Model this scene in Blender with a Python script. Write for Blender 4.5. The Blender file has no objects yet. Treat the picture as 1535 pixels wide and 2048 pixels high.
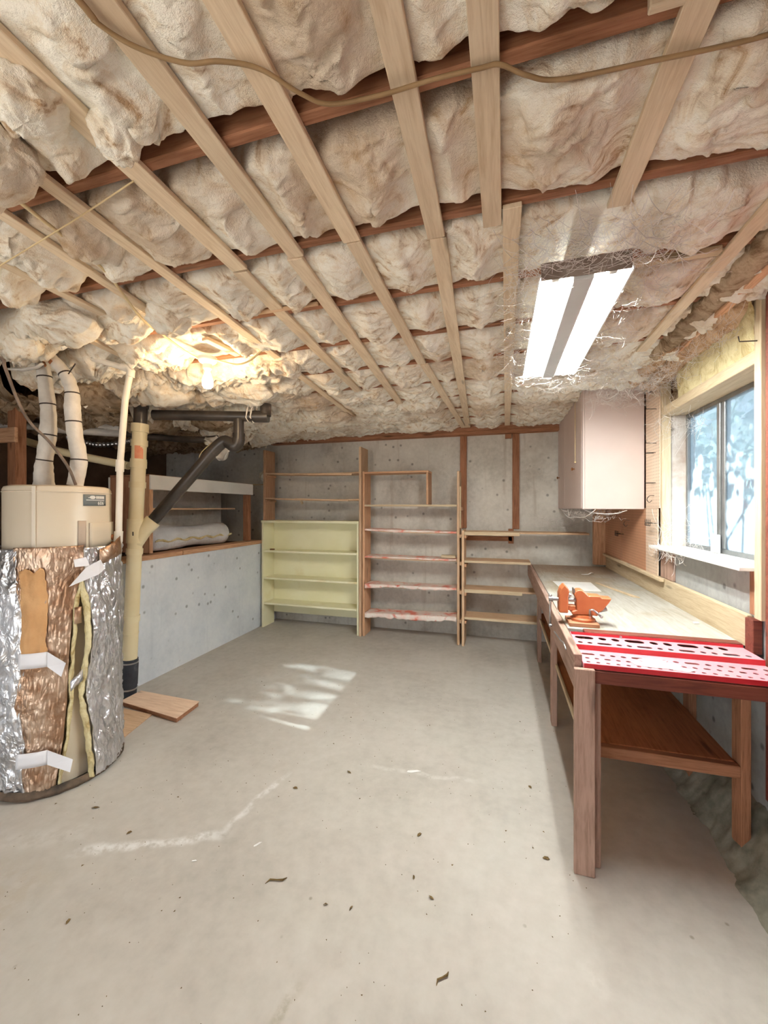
import bpy, math, random
import numpy as np
from mathutils import Vector

random.seed(7)
rng = np.random.default_rng(11)
scene = bpy.context.scene
COL = scene.collection

# ------------------------------------------------------------------ camera
YAW = math.radians(16.2)
cam_d = bpy.data.cameras.new('camera')
cam_d.sensor_fit = 'VERTICAL'
cam_d.sensor_height = 36.0
cam_d.lens = 36.0 * 800.0 / 2048.0
cam_d.shift_y = -8.0 / 2048.0
cam_d.clip_start = 0.02
cam = bpy.data.objects.new('camera', cam_d)
cam.location = (0, 0, 1.7)
cam.rotation_euler = (math.pi / 2, 0, YAW)
COL.objects.link(cam)
scene.camera = cam
scene.cycles.adaptive_threshold = 0.1
scene.cycles.max_bounces = 7
scene.cycles.transparent_max_bounces = 6

# ------------------------------------------------------------------ view, sky, sun
scene.view_settings.view_transform = 'Standard'
scene.view_settings.look = 'None'
scene.view_settings.gamma = 1.0
scene.view_settings.use_curve_mapping = False
scene.view_settings.exposure = 0.50
world = bpy.data.worlds.new('sky')
scene.world = world
world.use_nodes = True
bg = world.node_tree.nodes['Background']
bg.inputs[0].default_value = (0.86, 0.94, 1.0, 1)
bg.inputs[1].default_value = 3.2
SUN_DIR = Vector((-1.743, 0.236, -1.0)).normalized()
sun_d = bpy.data.lights.new('sun', 'SUN')
sun_d.energy = 30.0
sun_d.angle = math.radians(0.6)
sun_d.color = (1.0, 0.96, 0.9)
sun = bpy.data.objects.new('sun', sun_d)
sun.rotation_euler = SUN_DIR.to_track_quat('-Z', 'Y').to_euler()
sun.location = (6, 2.6, 4.2)
COL.objects.link(sun)

TUBE_STRENGTH = 180.0
BULB_STRENGTH = 150.0

# ------------------------------------------------------------------ constants of the room (metres)
XL, XR, YB, YF = -3.31, 1.22, 5.45, -1.7     # left half wall, right wall, back wall, wall behind camera
JZ = 2.765                                    # underside of the joists
JOISTS = [0.995 + 0.475 * k for k in range(-9, 10)]

# ------------------------------------------------------------------ helpers: colour and nodes
def lin(c):
    return tuple(((x / 255.0) / 12.92 if x / 255.0 <= 0.04045 else ((x / 255.0 + 0.055) / 1.055) ** 2.4) for x in c[:3]) + (1.0,)


class NT:
    def __init__(self, name):
        self.m = bpy.data.materials.new(name)
        self.m.use_nodes = True
        self.t = self.m.node_tree
        self.b = self.t.nodes['Principled BSDF']
        self.out = self.t.nodes['Material Output']
        self._vec = None

    def n(self, kind, **kw):
        nd = self.t.nodes.new(kind)
        for k, v in kw.items():
            setattr(nd, k, v)
        return nd

    def link(self, a, b):
        self.t.links.new(a, b)

    def vec(self, world=False):
        """Object coordinates (plus a random offset per object), or world position."""
        if world:
            return self.n('ShaderNodeNewGeometry').outputs['Position']
        if self._vec is None:
            tc = self.n('ShaderNodeTexCoord')
            oi = self.n('ShaderNodeObjectInfo')
            mm = self.n('ShaderNodeMath', operation='MULTIPLY')
            self.link(oi.outputs['Random'], mm.inputs[0]); mm.inputs[1].default_value = 57.0
            va = self.n('ShaderNodeVectorMath', operation='ADD')
            self.link(tc.outputs['Object'], va.inputs[0]); self.link(mm.outputs[0], va.inputs[1])
            self._vec = va.outputs[0]
        return self._vec

    def scaled(self, v, s):
        mp = self.n('ShaderNodeMapping')
        mp.inputs['Scale'].default_value = s
        self.link(v, mp.inputs['Vector'])
        return mp.outputs[0]

    def noise(self, v, scale, detail=4, rough=0.55, dist=0.0):
        nd = self.n('ShaderNodeTexNoise')
        nd.inputs['Scale'].default_value = scale
        nd.inputs['Detail'].default_value = detail
        nd.inputs['Roughness'].default_value = rough
        nd.inputs['Distortion'].default_value = dist
        self.link(v, nd.inputs['Vector'])
        return nd.outputs['Fac']

    def ramp(self, fac, stops):
        r = self.n('ShaderNodeValToRGB')
        while len(r.color_ramp.elements) < len(stops):
            r.color_ramp.elements.new(0.5)
        for e, (p, c) in zip(r.color_ramp.elements, stops):
            e.position = p
            e.color = c if len(c) == 4 else lin(c)
        self.link(fac, r.inputs[0])
        return r.outputs[0]

    def mix(self, fac, a, b, mode='MIX'):
        m = self.n('ShaderNodeMix', data_type='RGBA', blend_type=mode)
        if hasattr(fac, 'node'):
            self.link(fac, m.inputs[0])
        else:
            m.inputs[0].default_value = fac
        for s, i in ((a, 6), (b, 7)):
            if hasattr(s, 'node'):
                self.link(s, m.inputs[i])
            else:
                m.inputs[i].default_value = s if len(s) == 4 else lin(s)
        return m.outputs[2]

    def math(self, op, a, b=None):
        m = self.n('ShaderNodeMath', operation=op)
        for i, s in enumerate((a, b)):
            if s is None:
                continue
            if hasattr(s, 'node'):
                self.link(s, m.inputs[i])
            else:
                m.inputs[i].default_value = s
        return m.outputs[0]

    def bump(self, h, strength=0.3, dist=0.01):
        b = self.n('ShaderNodeBump')
        b.inputs['Strength'].default_value = strength
        b.inputs['Distance'].default_value = dist
        self.link(h, b.inputs['Height'])
        self.link(b.outputs[0], self.b.inputs['Normal'])

    def fin(self, color, rough=0.7, metal=0.0, spec=0.3):
        if hasattr(color, 'node'):
            self.link(color, self.b.inputs['Base Color'])
        else:
            self.b.inputs['Base Color'].default_value = color if len(color) == 4 else lin(color)
        if hasattr(rough, 'node'):
            self.link(rough, self.b.inputs['Roughness'])
        else:
            self.b.inputs['Roughness'].default_value = rough
        self.b.inputs['Metallic'].default_value = metal
        self.b.inputs['Specular IOR Level'].default_value = spec
        return self.m


def smooth_mask(nt, fac, lo, hi):
    r = nt.n('ShaderNodeMapRange', interpolation_type='SMOOTHSTEP')
    r.inputs['From Min'].default_value = lo
    r.inputs['From Max'].default_value = hi
    nt.link(fac, r.inputs['Value'])
    return r.outputs[0]


def streak(nt, pos, p0, p1, width, wob=0.12, nz=None):
    """Mask of a wobbling line on the floor from p0 to p1 (world x, y)."""
    d = (p1[0] - p0[0], p1[1] - p0[1]); L = math.hypot(*d); d = (d[0] / L, d[1] / L)
    sep = nt.n('ShaderNodeSeparateXYZ'); nt.link(pos, sep.inputs[0])
    x = nt.math('SUBTRACT', sep.outputs[0], p0[0]); y = nt.math('SUBTRACT', sep.outputs[1], p0[1])
    along = nt.math('ADD', nt.math('MULTIPLY', x, d[0]), nt.math('MULTIPLY', y, d[1]))
    across = nt.math('ADD', nt.math('MULTIPLY', x, -d[1]), nt.math('MULTIPLY', y, d[0]))
    across = nt.math('ADD', across, nt.math('MULTIPLY', nt.math('SUBTRACT', nz, 0.5), wob * 2))
    m = smooth_mask(nt, nt.math('ABSOLUTE', across), width, width * 0.15)
    e0 = smooth_mask(nt, along, -0.05, 0.15); e1 = smooth_mask(nt, along, L + 0.05, L - 0.15)
    return nt.math('MULTIPLY', m, nt.math('MULTIPLY', e0, e1))


def m_wood(name, light, dark, axis='X', rough=0.7, knots=True, stain=None):
    nt = NT(name)
    v = nt.vec()
    s = {'X': (0.6, 9, 9), 'Y': (9, 0.6, 9), 'Z': (9, 9, 0.6)}[axis]
    sv = nt.scaled(v, s)
    grain = nt.noise(sv, 5.0, 5, 0.6, 1.2)
    fine = nt.noise(sv, 26.0, 3, 0.6)
    g = nt.math('ADD', nt.math('MULTIPLY', grain, 0.7), nt.math('MULTIPLY', fine, 0.3))
    col = nt.ramp(g, [(0.3, dark), (0.55, light), (0.8, tuple(min(255, c + 10) for c in light))])
    blot = nt.noise(v, 2.2, 4)
    col = nt.mix(nt.math('MULTIPLY', smooth_mask(nt, blot, 0.5, 0.75), 0.35), col, dark)
    if stain:
        col = nt.mix(nt.math('MULTIPLY', smooth_mask(nt, nt.noise(v, 3.5, 5), 0.48, 0.62), 0.8), col, stain)
    if knots:
        vo = nt.n('ShaderNodeTexVoronoi'); vo.inputs['Scale'].default_value = 1.0
        ks = {'X': (1.6, 9, 9), 'Y': (9, 1.6, 9), 'Z': (9, 9, 1.6)}[axis]
        nt.link(nt.scaled(v, ks), vo.inputs['Vector'])
        k = smooth_mask(nt, vo.outputs['Distance'], 0.17, 0.06)
        col = nt.mix(nt.math('MULTIPLY', k, 0.65), col, tuple(c * 0.55 for c in dark))
    oi = nt.n('ShaderNodeObjectInfo')
    hv = nt.n('ShaderNodeHueSaturation')
    nt.link(nt.math('ADD', nt.math('MULTIPLY', oi.outputs['Random'], 0.28), 0.86), hv.inputs['Value'])
    nt.link(col, hv.inputs['Color'])
    nt.bump(fine, 0.2, 0.002)
    return nt.fin(hv.outputs[0], rough)


def m_noise(name, stops, scale=4.0, rough=0.7, bump=0.2, bscale=60.0, metal=0.0, detail=5, bdist=0.004, spec=0.3):
    nt = NT(name)
    v = nt.vec()
    col = nt.ramp(nt.noise(v, scale, detail), stops)
    if bump:
        nt.bump(nt.noise(v, bscale, 4), bump, bdist)
    return nt.fin(col, rough, metal, spec)


def m_emit(name, col, strength):
    nt = NT(name)
    nt.b.inputs['Base Color'].default_value = (1, 1, 1, 1)
    nt.b.inputs['Emission Color'].default_value = col
    nt.b.inputs['Emission Strength'].default_value = strength
    return nt.m


def m_concrete(name, stops, stain, stain_amt=0.6, pits=True, scale=1.6):
    nt = NT(name)
    p = nt.vec(world=True)
    a = nt.noise(p, scale, 6, 0.62)
    b = nt.noise(p, 22.0, 3, 0.6)
    f = nt.math('ADD', nt.math('MULTIPLY', a, 0.75), nt.math('MULTIPLY', b, 0.25))
    col = nt.ramp(f, stops)
    st = smooth_mask(nt, nt.noise(p, 0.9, 5, 0.65), 0.52, 0.72)
    col = nt.mix(nt.math('MULTIPLY', st, stain_amt), col, stain)
    drip = smooth_mask(nt, nt.noise(nt.scaled(p, (7, 7, 0.7)), 1.5, 4), 0.58, 0.75)
    col = nt.mix(nt.math('MULTIPLY', drip, 0.3), col, stain)
    if pits:
        vo = nt.n('ShaderNodeTexVoronoi'); vo.inputs['Scale'].default_value = 6.5
        nt.link(p, vo.inputs['Vector'])
        pit = smooth_mask(nt, vo.outputs['Distance'], 0.16, 0.05)
        col = nt.mix(nt.math('MULTIPLY', pit, 0.6), col, tuple(c * 0.5 for c in stain))
    nt.bump(b, 0.3, 0.008)
    return nt.fin(col, 0.85)


# ------------------------------------------------------------------ helpers: noise in numpy
_perm = rng.permutation(256).astype(np.int64)
_perm = np.concatenate([_perm, _perm, _perm])
_gr = rng.normal(size=(256, 3)); _gr /= np.linalg.norm(_gr, axis=1)[:, None]


def perlin(x, y, z=0.0):
    x, y, z = np.broadcast_arrays(np.asarray(x, float), np.asarray(y, float), np.asarray(z, float))
    xi, yi, zi = np.floor(x).astype(np.int64), np.floor(y).astype(np.int64), np.floor(z).astype(np.int64)
    xf, yf, zf = x - xi, y - yi, z - zi
    u, v, w = [t * t * t * (t * (t * 6 - 15) + 10) for t in (xf, yf, zf)]
    xi &= 255; yi &= 255; zi &= 255

    def g(i, j, k):
        h = _perm[_perm[_perm[xi + i] + yi + j] + zi + k]
        q = _gr[h]
        return q[..., 0] * (xf - i) + q[..., 1] * (yf - j) + q[..., 2] * (zf - k)
    l = lambda a, b, t: a + t * (b - a)
    return l(l(l(g(0, 0, 0), g(1, 0, 0), u), l(g(0, 1, 0), g(1, 1, 0), u), v),
             l(l(g(0, 0, 1), g(1, 0, 1), u), l(g(0, 1, 1), g(1, 1, 1), u), v), w) * 1.5


def fbm(x, y, z=0.0, o=4):
    s = 0; a = 1.0; t = 0
    for i in range(o):
        s = s + a * perlin(x * 2 ** i + 13.7 * i, y * 2 ** i - 7.1 * i, z + 3.3 * i); t += a; a *= 0.5
    return s / t


def sstep(a, b, x):
    t = np.clip((x - a) / (b - a), 0, 1)
    return t * t * (3 - 2 * t)


# ------------------------------------------------------------------ helpers: meshes and objects
def wloc(o):
    p = Vector((0, 0, 0))
    while o is not None:
        p += o.location; o = o.parent
    return p


class MB:
    def __init__(s):
        s.v = []; s.f = []

    def add(s, vs, fs):
        k = len(s.v)
        s.v += [tuple(map(float, p)) for p in vs]
        s.f += [tuple(i + k for i in q) for q in fs]
        return s

    def hexa(s, p):
        return s.add(p, [(0, 3, 2, 1), (4, 5, 6, 7), (0, 1, 5, 4), (1, 2, 6, 5), (2, 3, 7, 6), (3, 0, 4, 7)])

    def box(s, x0, x1, y0, y1, z0, z1):
        return s.hexa([(x0, y0, z0), (x1, y0, z0), (x1, y1, z0), (x0, y1, z0), (x0, y0, z1), (x1, y0, z1), (x1, y1, z1), (x0, y1, z1)])

    def beam(s, a, b, w, h, up=(0, 0, 1)):
        """Board from a to b, w wide across, h thick along up."""
        a, b, up = Vector(a), Vector(b), Vector(up)
        d = (b - a).normalized(); sd = d.cross(up).normalized(); u = sd.cross(d)
        q = [(-1, -1), (1, -1), (1, 1), (-1, 1)]
        A = [a + sd * (i * w / 2) + u * (j * h / 2) for i, j in q]
        B = [b + sd * (i * w / 2) + u * (j * h / 2) for i, j in q]
        return s.add(A + B, [(0, 1, 2, 3), (7, 6, 5, 4), (0, 4, 5, 1), (1, 5, 6, 2), (2, 6, 7, 3), (3, 7, 4, 0)])

    def tube(s, pts, r, n=10, caps=True, squash=None):
        pts = [Vector(p) for p in pts]
        m = len(pts)
        rs = r if isinstance(r, (list, tuple, np.ndarray)) else [r] * m
        d = [(pts[min(i + 1, m - 1)] - pts[max(i - 1, 0)]).normalized() for i in range(m)]
        ref = Vector((0, 0, 1)) if abs(d[0].z) < 0.9 else Vector((1, 0, 0))
        sd = d[0].cross(ref).normalized()
        vs = []
        for i in range(m):
            sd = (sd - d[i] * sd.dot(d[i])).normalized()
            u = sd.cross(d[i])
            for k in range(n):
                a = 2 * math.pi * k / n
                cx, cy = math.cos(a), math.sin(a) * (squash or 1.0)
                vs.append(pts[i] + (sd * cx + u * cy) * float(rs[i]))
        fs = []
        for i in range(m - 1):
            for k in range(n):
                k2 = (k + 1) % n
                fs.append((i * n + k, i * n + k2, (i + 1) * n + k2, (i + 1) * n + k))
        if caps:
            fs.append(tuple(reversed(range(n)))); fs.append(tuple((m - 1) * n + k for k in range(n)))
        return s.add(vs, fs)

    def cyl(s, a, b, r, n=16, r2=None):
        return s.tube([a, b], [r, r if r2 is None else r2], n)

    def lathe(s, prof, c, axis=(0, 0, 1), n=24):
        """prof: (radius, distance along axis)."""
        ax = Vector(axis).normalized(); c = Vector(c)
        ref = Vector((0, 0, 1)) if abs(ax.z) < 0.9 else Vector((1, 0, 0))
        sd = ax.cross(ref).normalized(); u = ax.cross(sd)
        vs = [c + ax * h + (sd * math.cos(2 * math.pi * k / n) + u * math.sin(2 * math.pi * k / n)) * r for r, h in prof for k in range(n)]
        m = len(prof); fs = []
        for i in range(m - 1):
            for k in range(n):
                k2 = (k + 1) % n
                fs.append((i * n + k, i * n + k2, (i + 1) * n + k2, (i + 1) * n + k))
        fs.append(tuple(reversed(range(n)))); fs.append(tuple((m - 1) * n + k for k in range(n)))
        return s.add(vs, fs)

    def prism(s, poly, plane, lo, hi):
        """poly of 2D points in plane 'xz', 'yz' or 'xy', extruded along the third axis from lo to hi."""
        def P(p, t):
            return {'xz': (p[0], t, p[1]), 'yz': (t, p[0], p[1]), 'xy': (p[0], p[1], t)}[plane]
        n = len(poly)
        vs = [P(p, lo) for p in poly] + [P(p, hi) for p in poly]
        fs = [tuple(range(n)), tuple(reversed(range(n, 2 * n)))] + [(i, i + n, (i + 1) % n + n, (i + 1) % n) for i in range(n)]
        return s.add(vs, fs)

    def grid(s, P, close_u=False):
        """P: array (m, n, 3)."""
        m, n = P.shape[:2]
        fs = []
        for i in range(m if close_u else m - 1):
            i2 = (i + 1) % m
            for j in range(n - 1):
                fs.append((i * n + j, i2 * n + j, i2 * n + j + 1, i * n + j + 1))
        return s.add(P.reshape(-1, 3).tolist(), fs)

    def ball(s, c, r, n=10, sz=1.0):
        prof = [(max(1e-4, r * math.sin(math.pi * i / n)), -r * sz * math.cos(math.pi * i / n)) for i in range(n + 1)]
        return s.lathe(prof, c, n=max(8, n))

    def build(s, name, mat, parent=None, smooth=False, bevel=0.0, origin=None, normals=True):
        me = bpy.data.meshes.new(name)
        a = np.array(s.v)
        lo, hi = a.min(0), a.max(0)
        c = np.array(origin) if origin is not None else np.array([(lo[0] + hi[0]) / 2, (lo[1] + hi[1]) / 2, lo[2]])
        me.from_pydata((a - c).tolist(), [], s.f)
        me.materials.append(mat)
        if smooth:
            me.polygons.foreach_set('use_smooth', [True] * len(me.polygons))
        if normals:
            import bmesh
            bm = bmesh.new(); bm.from_mesh(me)
            bmesh.ops.recalc_face_normals(bm, faces=bm.faces)
            bm.to_mesh(me); bm.free()
        if smooth == 'auto':
            me.set_sharp_from_angle(angle=math.radians(38))
        me.update()
        o = bpy.data.objects.new(name, me)
        COL.objects.link(o)
        if parent is not None:
            o.parent = parent
            o.location = Vector(c) - wloc(parent)
        else:
            o.location = Vector(c)
        if bevel:
            b = o.modifiers.new('bevel', 'BEVEL'); b.width = bevel; b.segments = 1; b.limit_method = 'ANGLE'
        return o


def bx(name, mat, parent, x0, x1, y0, y1, z0, z1, bevel=0.003):
    return MB().box(x0, x1, y0, y1, z0, z1).build(name, mat, parent, bevel=bevel)


def tag(o, label, cat, group=None):
    o['label'] = label; o['category'] = cat
    if group:
        o['group'] = group
    return o


def thing(name, loc, label, cat, group=None):
    o = bpy.data.objects.new(name, None)
    o.empty_display_size = 0.1
    COL.objects.link(o); o.location = loc
    return tag(o, label, cat, group)


def struct(o, label=None):
    o['kind'] = 'structure'
    if label:
        o['label'] = label
    return o


def stuff(o):
    o['kind'] = 'stuff'
    return o


def spline(pts, k=6):
    """Catmull-Rom through pts."""
    p = [np.array(q, float) for q in pts]
    p = [2 * p[0] - p[1]] + p + [2 * p[-1] - p[-2]]
    out = []
    for i in range(1, len(p) - 2):
        for j in range(k):
            t = j / k
            out.append(0.5 * (2 * p[i] + (p[i + 1] - p[i - 1]) * t + (2 * p[i - 1] - 5 * p[i] + 4 * p[i + 1] - p[i + 2]) * t * t
                              + (3 * p[i] - 3 * p[i + 1] + p[i + 2] - p[i - 1]) * t ** 3))
    out.append(p[-2])
    return out


# ------------------------------------------------------------------ materials
W = {}
for ax in 'XYZ':
    W['strip' + ax] = m_wood('wood_furring_' + ax, (226, 206, 178), (202, 176, 144), ax)
    W['joist' + ax] = m_wood('wood_joist_' + ax, (168, 118, 88), (120, 78, 54), ax, 0.8)
    W['shelf' + ax] = m_wood('wood_shelf_' + ax, (218, 184, 150), (184, 146, 112), ax)
    W['bench' + ax] = m_wood('wood_bench_' + ax, (182, 150, 134), (136, 106, 92), ax, 0.8)
    W['pine' + ax] = m_wood('wood_pine_' + ax, (214, 194, 162), (188, 162, 128), ax)
    W['fir' + ax] = m_wood('wood_fir_' + ax, (214, 170, 134), (174, 124, 90), ax)
PLY_OR = m_wood('plywood_orange', (190, 124, 82), (150, 90, 56), 'Y', 0.7)
PLY_PALE = m_wood('plywood_pale', (232, 202, 176), (206, 168, 138), 'X', 0.7)


def floor_material():
    nt = NT('concrete_floor')
    p = nt.vec(world=True)
    f = nt.math('ADD', nt.math('MULTIPLY', nt.noise(p, 0.9, 5, 0.6), 0.7), nt.math('MULTIPLY', nt.noise(p, 14, 3, 0.6), 0.3))
    col = nt.ramp(f, [(0.3, (168, 161, 152)), (0.5, (190, 183, 174)), (0.7, (204, 198, 190))])
    blot = smooth_mask(nt, nt.noise(p, 2.6, 6, 0.62), 0.56, 0.72)
    col = nt.mix(nt.math('MULTIPLY', blot, 0.3), col, (158, 149, 137))
    sp = nt.n('ShaderNodeTexVoronoi'); sp.inputs['Scale'].default_value = 9.0
    nt.link(p, sp.inputs['Vector'])
    spm = nt.math('MULTIPLY', smooth_mask(nt, sp.outputs['Distance'], 0.10, 0.03), smooth_mask(nt, nt.noise(p, 1.7, 3), 0.5, 0.6))
    col = nt.mix(nt.math('MULTIPLY', spm, 0.55), col, (120, 108, 84))
    wob_n = nt.noise(p, 4.0, 3); gran = smooth_mask(nt, nt.noise(p, 16, 4, 0.65), 0.34, 0.62)
    for p0, p1, w, c, a in (((-2.05, 1.46), (-1.35, 1.78), 0.05, (236, 235, 233), 0.75), ((-1.4, 1.75), (-1.30, 2.30), 0.03, (234, 232, 230), 0.6),
                            ((-0.9, 2.5), (-0.1, 2.55), 0.03, (214, 210, 204), 0.5), ((0.22, 1.02), (0.24, 1.32), 0.05, (235, 233, 228), 0.9),
                            ((-0.72, 1.1), (-0.69, 1.32), 0.03, (148, 138, 116), 0.8), ((-2.6, 1.2), (-1.9, 1.25), 0.25, (178, 166, 148), 0.5),
                            ((-2.0, 1.6), (-2.9, 1.2), 0.10, (216, 212, 206), 0.4), ((0.29, 1.63), (0.35, 1.55), 0.05, (236, 232, 226), 0.8)):
        m = nt.math('MULTIPLY', streak(nt, p, p0, p1, w, 0.06, wob_n), gran)
        col = nt.mix(nt.math('MULTIPLY', m, a), col, c)
    nt.bump(nt.noise(p, 14, 3, 0.6), 0.15, 0.006)
    return nt.fin(col, 0.62, spec=0.35)


FLOOR = floor_material()
CONC_BACK = m_concrete('concrete_back', [(0.3, (172, 167, 158)), (0.5, (210, 205, 196)), (0.7, (230, 226, 217))], (146, 124, 104), 0.55)
CONC_LEFT = m_concrete('concrete_left', [(0.3, (204, 211, 220)), (0.5, (222, 227, 234)), (0.7, (234, 238, 242))], (188, 196, 206), 0.4)
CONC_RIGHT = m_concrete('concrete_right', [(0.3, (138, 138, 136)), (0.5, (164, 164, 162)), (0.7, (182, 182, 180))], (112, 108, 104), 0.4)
CONC_ROUGH = m_concrete('concrete_rough', [(0.3, (92, 90, 78)), (0.5, (136, 132, 118)), (0.7, (164, 160, 146))], (80, 78, 60), 0.6, scale=7)
DIRT = m_noise('crawlspace_dirt', [(0.3, (70, 52, 40)), (0.7, (118, 92, 72))], 3.0, 0.95, 0.6, 20)


def insulation_material(name, hi, mid, lo):
    nt = NT(name)
    p = nt.vec(world=True)
    a = nt.noise(p, 5.0, 6, 0.66, 2.6)                       # swirling strands of wool
    col = nt.ramp(a, [(0.32, lo), (0.43, mid), (0.54, hi), (0.8, tuple(min(255, c + 6) for c in hi))])
    b = smooth_mask(nt, nt.noise(p, 1.5, 4, 0.62), 0.48, 0.66)     # dusty brown patches
    col = nt.mix(nt.math('MULTIPLY', b, 0.62), col, lo)
    fib = nt.noise(p, 34, 4, 0.72, 0.0)
    col = nt.mix(nt.math('MULTIPLY', smooth_mask(nt, fib, 0.50, 0.68), 0.45), col, mid)
    nt.bump(nt.noise(p, 60, 4, 0.75), 0.85, 0.009)
    return nt.fin(col, 0.95, spec=0.05)


INS = insulation_material('insulation_cream', (248, 242, 229), (237, 224, 203), (188, 156, 122))
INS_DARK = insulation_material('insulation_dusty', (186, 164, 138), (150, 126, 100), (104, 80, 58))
INS_TAN = insulation_material('insulation_tan', (214, 184, 152), (190, 154, 120), (132, 96, 70))
INS_YEL = insulation_material('insulation_yellow', (230, 216, 172), (214, 196, 148), (184, 158, 108))
CREAM = m_noise('cream_paint', [(0.3, (236, 230, 190)), (0.6, (244, 239, 206)), (0.8, (222, 204, 146))], 1.6, 0.55, 0.08, 30)
PINK = m_noise('pink_paint', [(0.3, (206, 184, 175)), (0.7, (218, 199, 191))], 1.3, 0.5, 0.05, 30)
LINER = m_noise('shelf_liner_paper', [(0.36, (232, 132, 112)), (0.46, (238, 206, 194)), (0.62, (240, 230, 220)), (0.70, (226, 120, 100))], 6.0, 0.6, 0.2, 30)
TANK = m_noise('tank_enamel', [(0.3, (214, 200, 178)), (0.7, (222, 208, 186))], 1.5, 0.35, 0.0, spec=0.5)
PVC_CREAM = m_noise('pvc_cream', [(0.3, (234, 217, 174)), (0.7, (243, 230, 194))], 3.0, 0.4, 0.0, spec=0.5)
PVC_WHITE = m_noise('pvc_white', [(0.3, (222, 214, 200)), (0.7, (236, 228, 216))], 3.0, 0.4, 0.0, spec=0.5)
PVC_RED = m_noise('primer_smear', [(0.4, (236, 170, 130)), (0.7, (232, 140, 108))], 9.0, 0.5, 0.0)
ABS = m_noise('abs_black', [(0.3, (46, 42, 40)), (0.6, (74, 66, 60)), (0.8, (128, 112, 98))], 5.0, 0.35, 0.1, 40, spec=0.5)
ABS_BLUE = m_noise('rubber_coupling', [(0.3, (44, 48, 56)), (0.6, (62, 66, 74)), (0.8, (130, 132, 136))], 8.0, 0.6, 0.2, 40)
WRAP = m_noise('white_pipe_wrap', [(0.3, (206, 198, 188)), (0.7, (232, 226, 218))], 9.0, 0.7, 0.6, 18, bdist=0.01)
STEEL = m_noise('steel', [(0.3, (150, 148, 148)), (0.7, (206, 204, 204))], 9.0, 0.3, 0.0, metal=0.9)
DARKWIRE = m_noise('dark_wire', [(0.3, (50, 42, 38)), (0.7, (74, 62, 54))], 9.0, 0.6, 0.0)
CABLE = m_noise('brown_cable', [(0.3, (140, 112, 78)), (0.7, (172, 142, 104))], 9.0, 0.6, 0.1)
CABLE_PALE = m_noise('pale_cable', [(0.3, (220, 196, 150)), (0.7, (236, 216, 172))], 9.0, 0.6, 0.0)
ORANGE = m_noise('orange_enamel', [(0.3, (166, 88, 50)), (0.7, (190, 108, 66))], 7.0, 0.45, 0.1, 40, spec=0.4)
RED = m_noise('red_enamel', [(0.3, (186, 38, 48)), (0.7, (206, 54, 64))], 6.0, 0.3, 0.0, spec=0.5)
PINKMET = m_noise('faded_red_enamel', [(0.3, (232, 150, 160)), (0.7, (240, 172, 180))], 4.0, 0.35, 0.0, spec=0.5)
MAROON = m_wood('wood_maroon', (122, 66, 52), (88, 44, 36), 'X', 0.6)
WHITE = m_noise('white_paint', [(0.3, (226, 224, 220)), (0.7, (240, 238, 234))], 3.0, 0.5, 0.0)
GREYMET = m_noise('grey_fixture_paint', [(0.3, (200, 202, 200)), (0.7, (214, 216, 214))], 3.0, 0.5, 0.0)
BADGE = m_noise('badge_grey', [(0.3, (110, 116, 116)), (0.7, (122, 128, 128))], 3.0, 0.4, 0.0)
TAPE = m_noise('white_tape', [(0.3, (226, 224, 228)), (0.7, (240, 238, 242))], 3.0, 0.5, 0.1, 30)
PAPER = m_noise('paper', [(0.3, (226, 224, 220)), (0.7, (240, 238, 236))], 12.0, 0.8, 0.0)
LEAFLITTER = m_noise('dry_leaf', [(0.3, (84, 66, 40)), (0.7, (120, 98, 60))], 12.0, 0.9, 0.0)
WEB = m_noise('cobweb_silk', [(0.3, (214, 206, 200)), (0.7, (236, 230, 226))], 12.0, 0.9, 0.0)
COPPER = m_noise('rusty_strap', [(0.3, (150, 92, 56)), (0.7, (186, 124, 80))], 20.0, 0.6, 0.1)
BLACKRING = m_noise('torn_base', [(0.3, (52, 44, 38)), (0.7, (120, 100, 82))], 14.0, 0.8, 0.6, 30)
KRAFT = m_noise('kraft_orange', [(0.3, (196, 146, 96)), (0.7, (220, 174, 124))], 5.0, 0.7, 0.5, 20, bdist=0.01)


def foil_material(name, tint, dirt, amt, crinkle=0.8, rough=0.27):
    nt = NT(name)
    v = nt.vec(world=True)
    vo = nt.n('ShaderNodeTexVoronoi', feature='F1'); vo.inputs['Scale'].default_value = 15
    nt.link(nt.scaled(v, (1, 1, 0.7)), vo.inputs['Vector'])
    cr = nt.noise(nt.scaled(v, (1, 1, 0.7)), 9, 3, 0.5, 1.8)
    h = nt.math('ADD', cr, nt.math('MULTIPLY', vo.outputs['Distance'], 0.35))
    nt.bump(h, crinkle, 0.045)
    d = smooth_mask(nt, nt.noise(v, 6, 6, 0.65), 0.40, 0.62)
    col = nt.mix(nt.math('MULTIPLY', d, amt), tint, dirt)
    m = nt.fin(col, rough, 0.85, 0.5)
    return m


FOIL = foil_material('foil_silver', (226, 226, 230), (190, 184, 180), 0.5, 0.6, 0.3)
FOIL_BR = foil_material('foil_brown_reflection', (206, 180, 158), (164, 124, 94), 0.9, 0.45, 0.42)  # silver foil whose brown reflection is put into the colour, plus dirt


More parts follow.
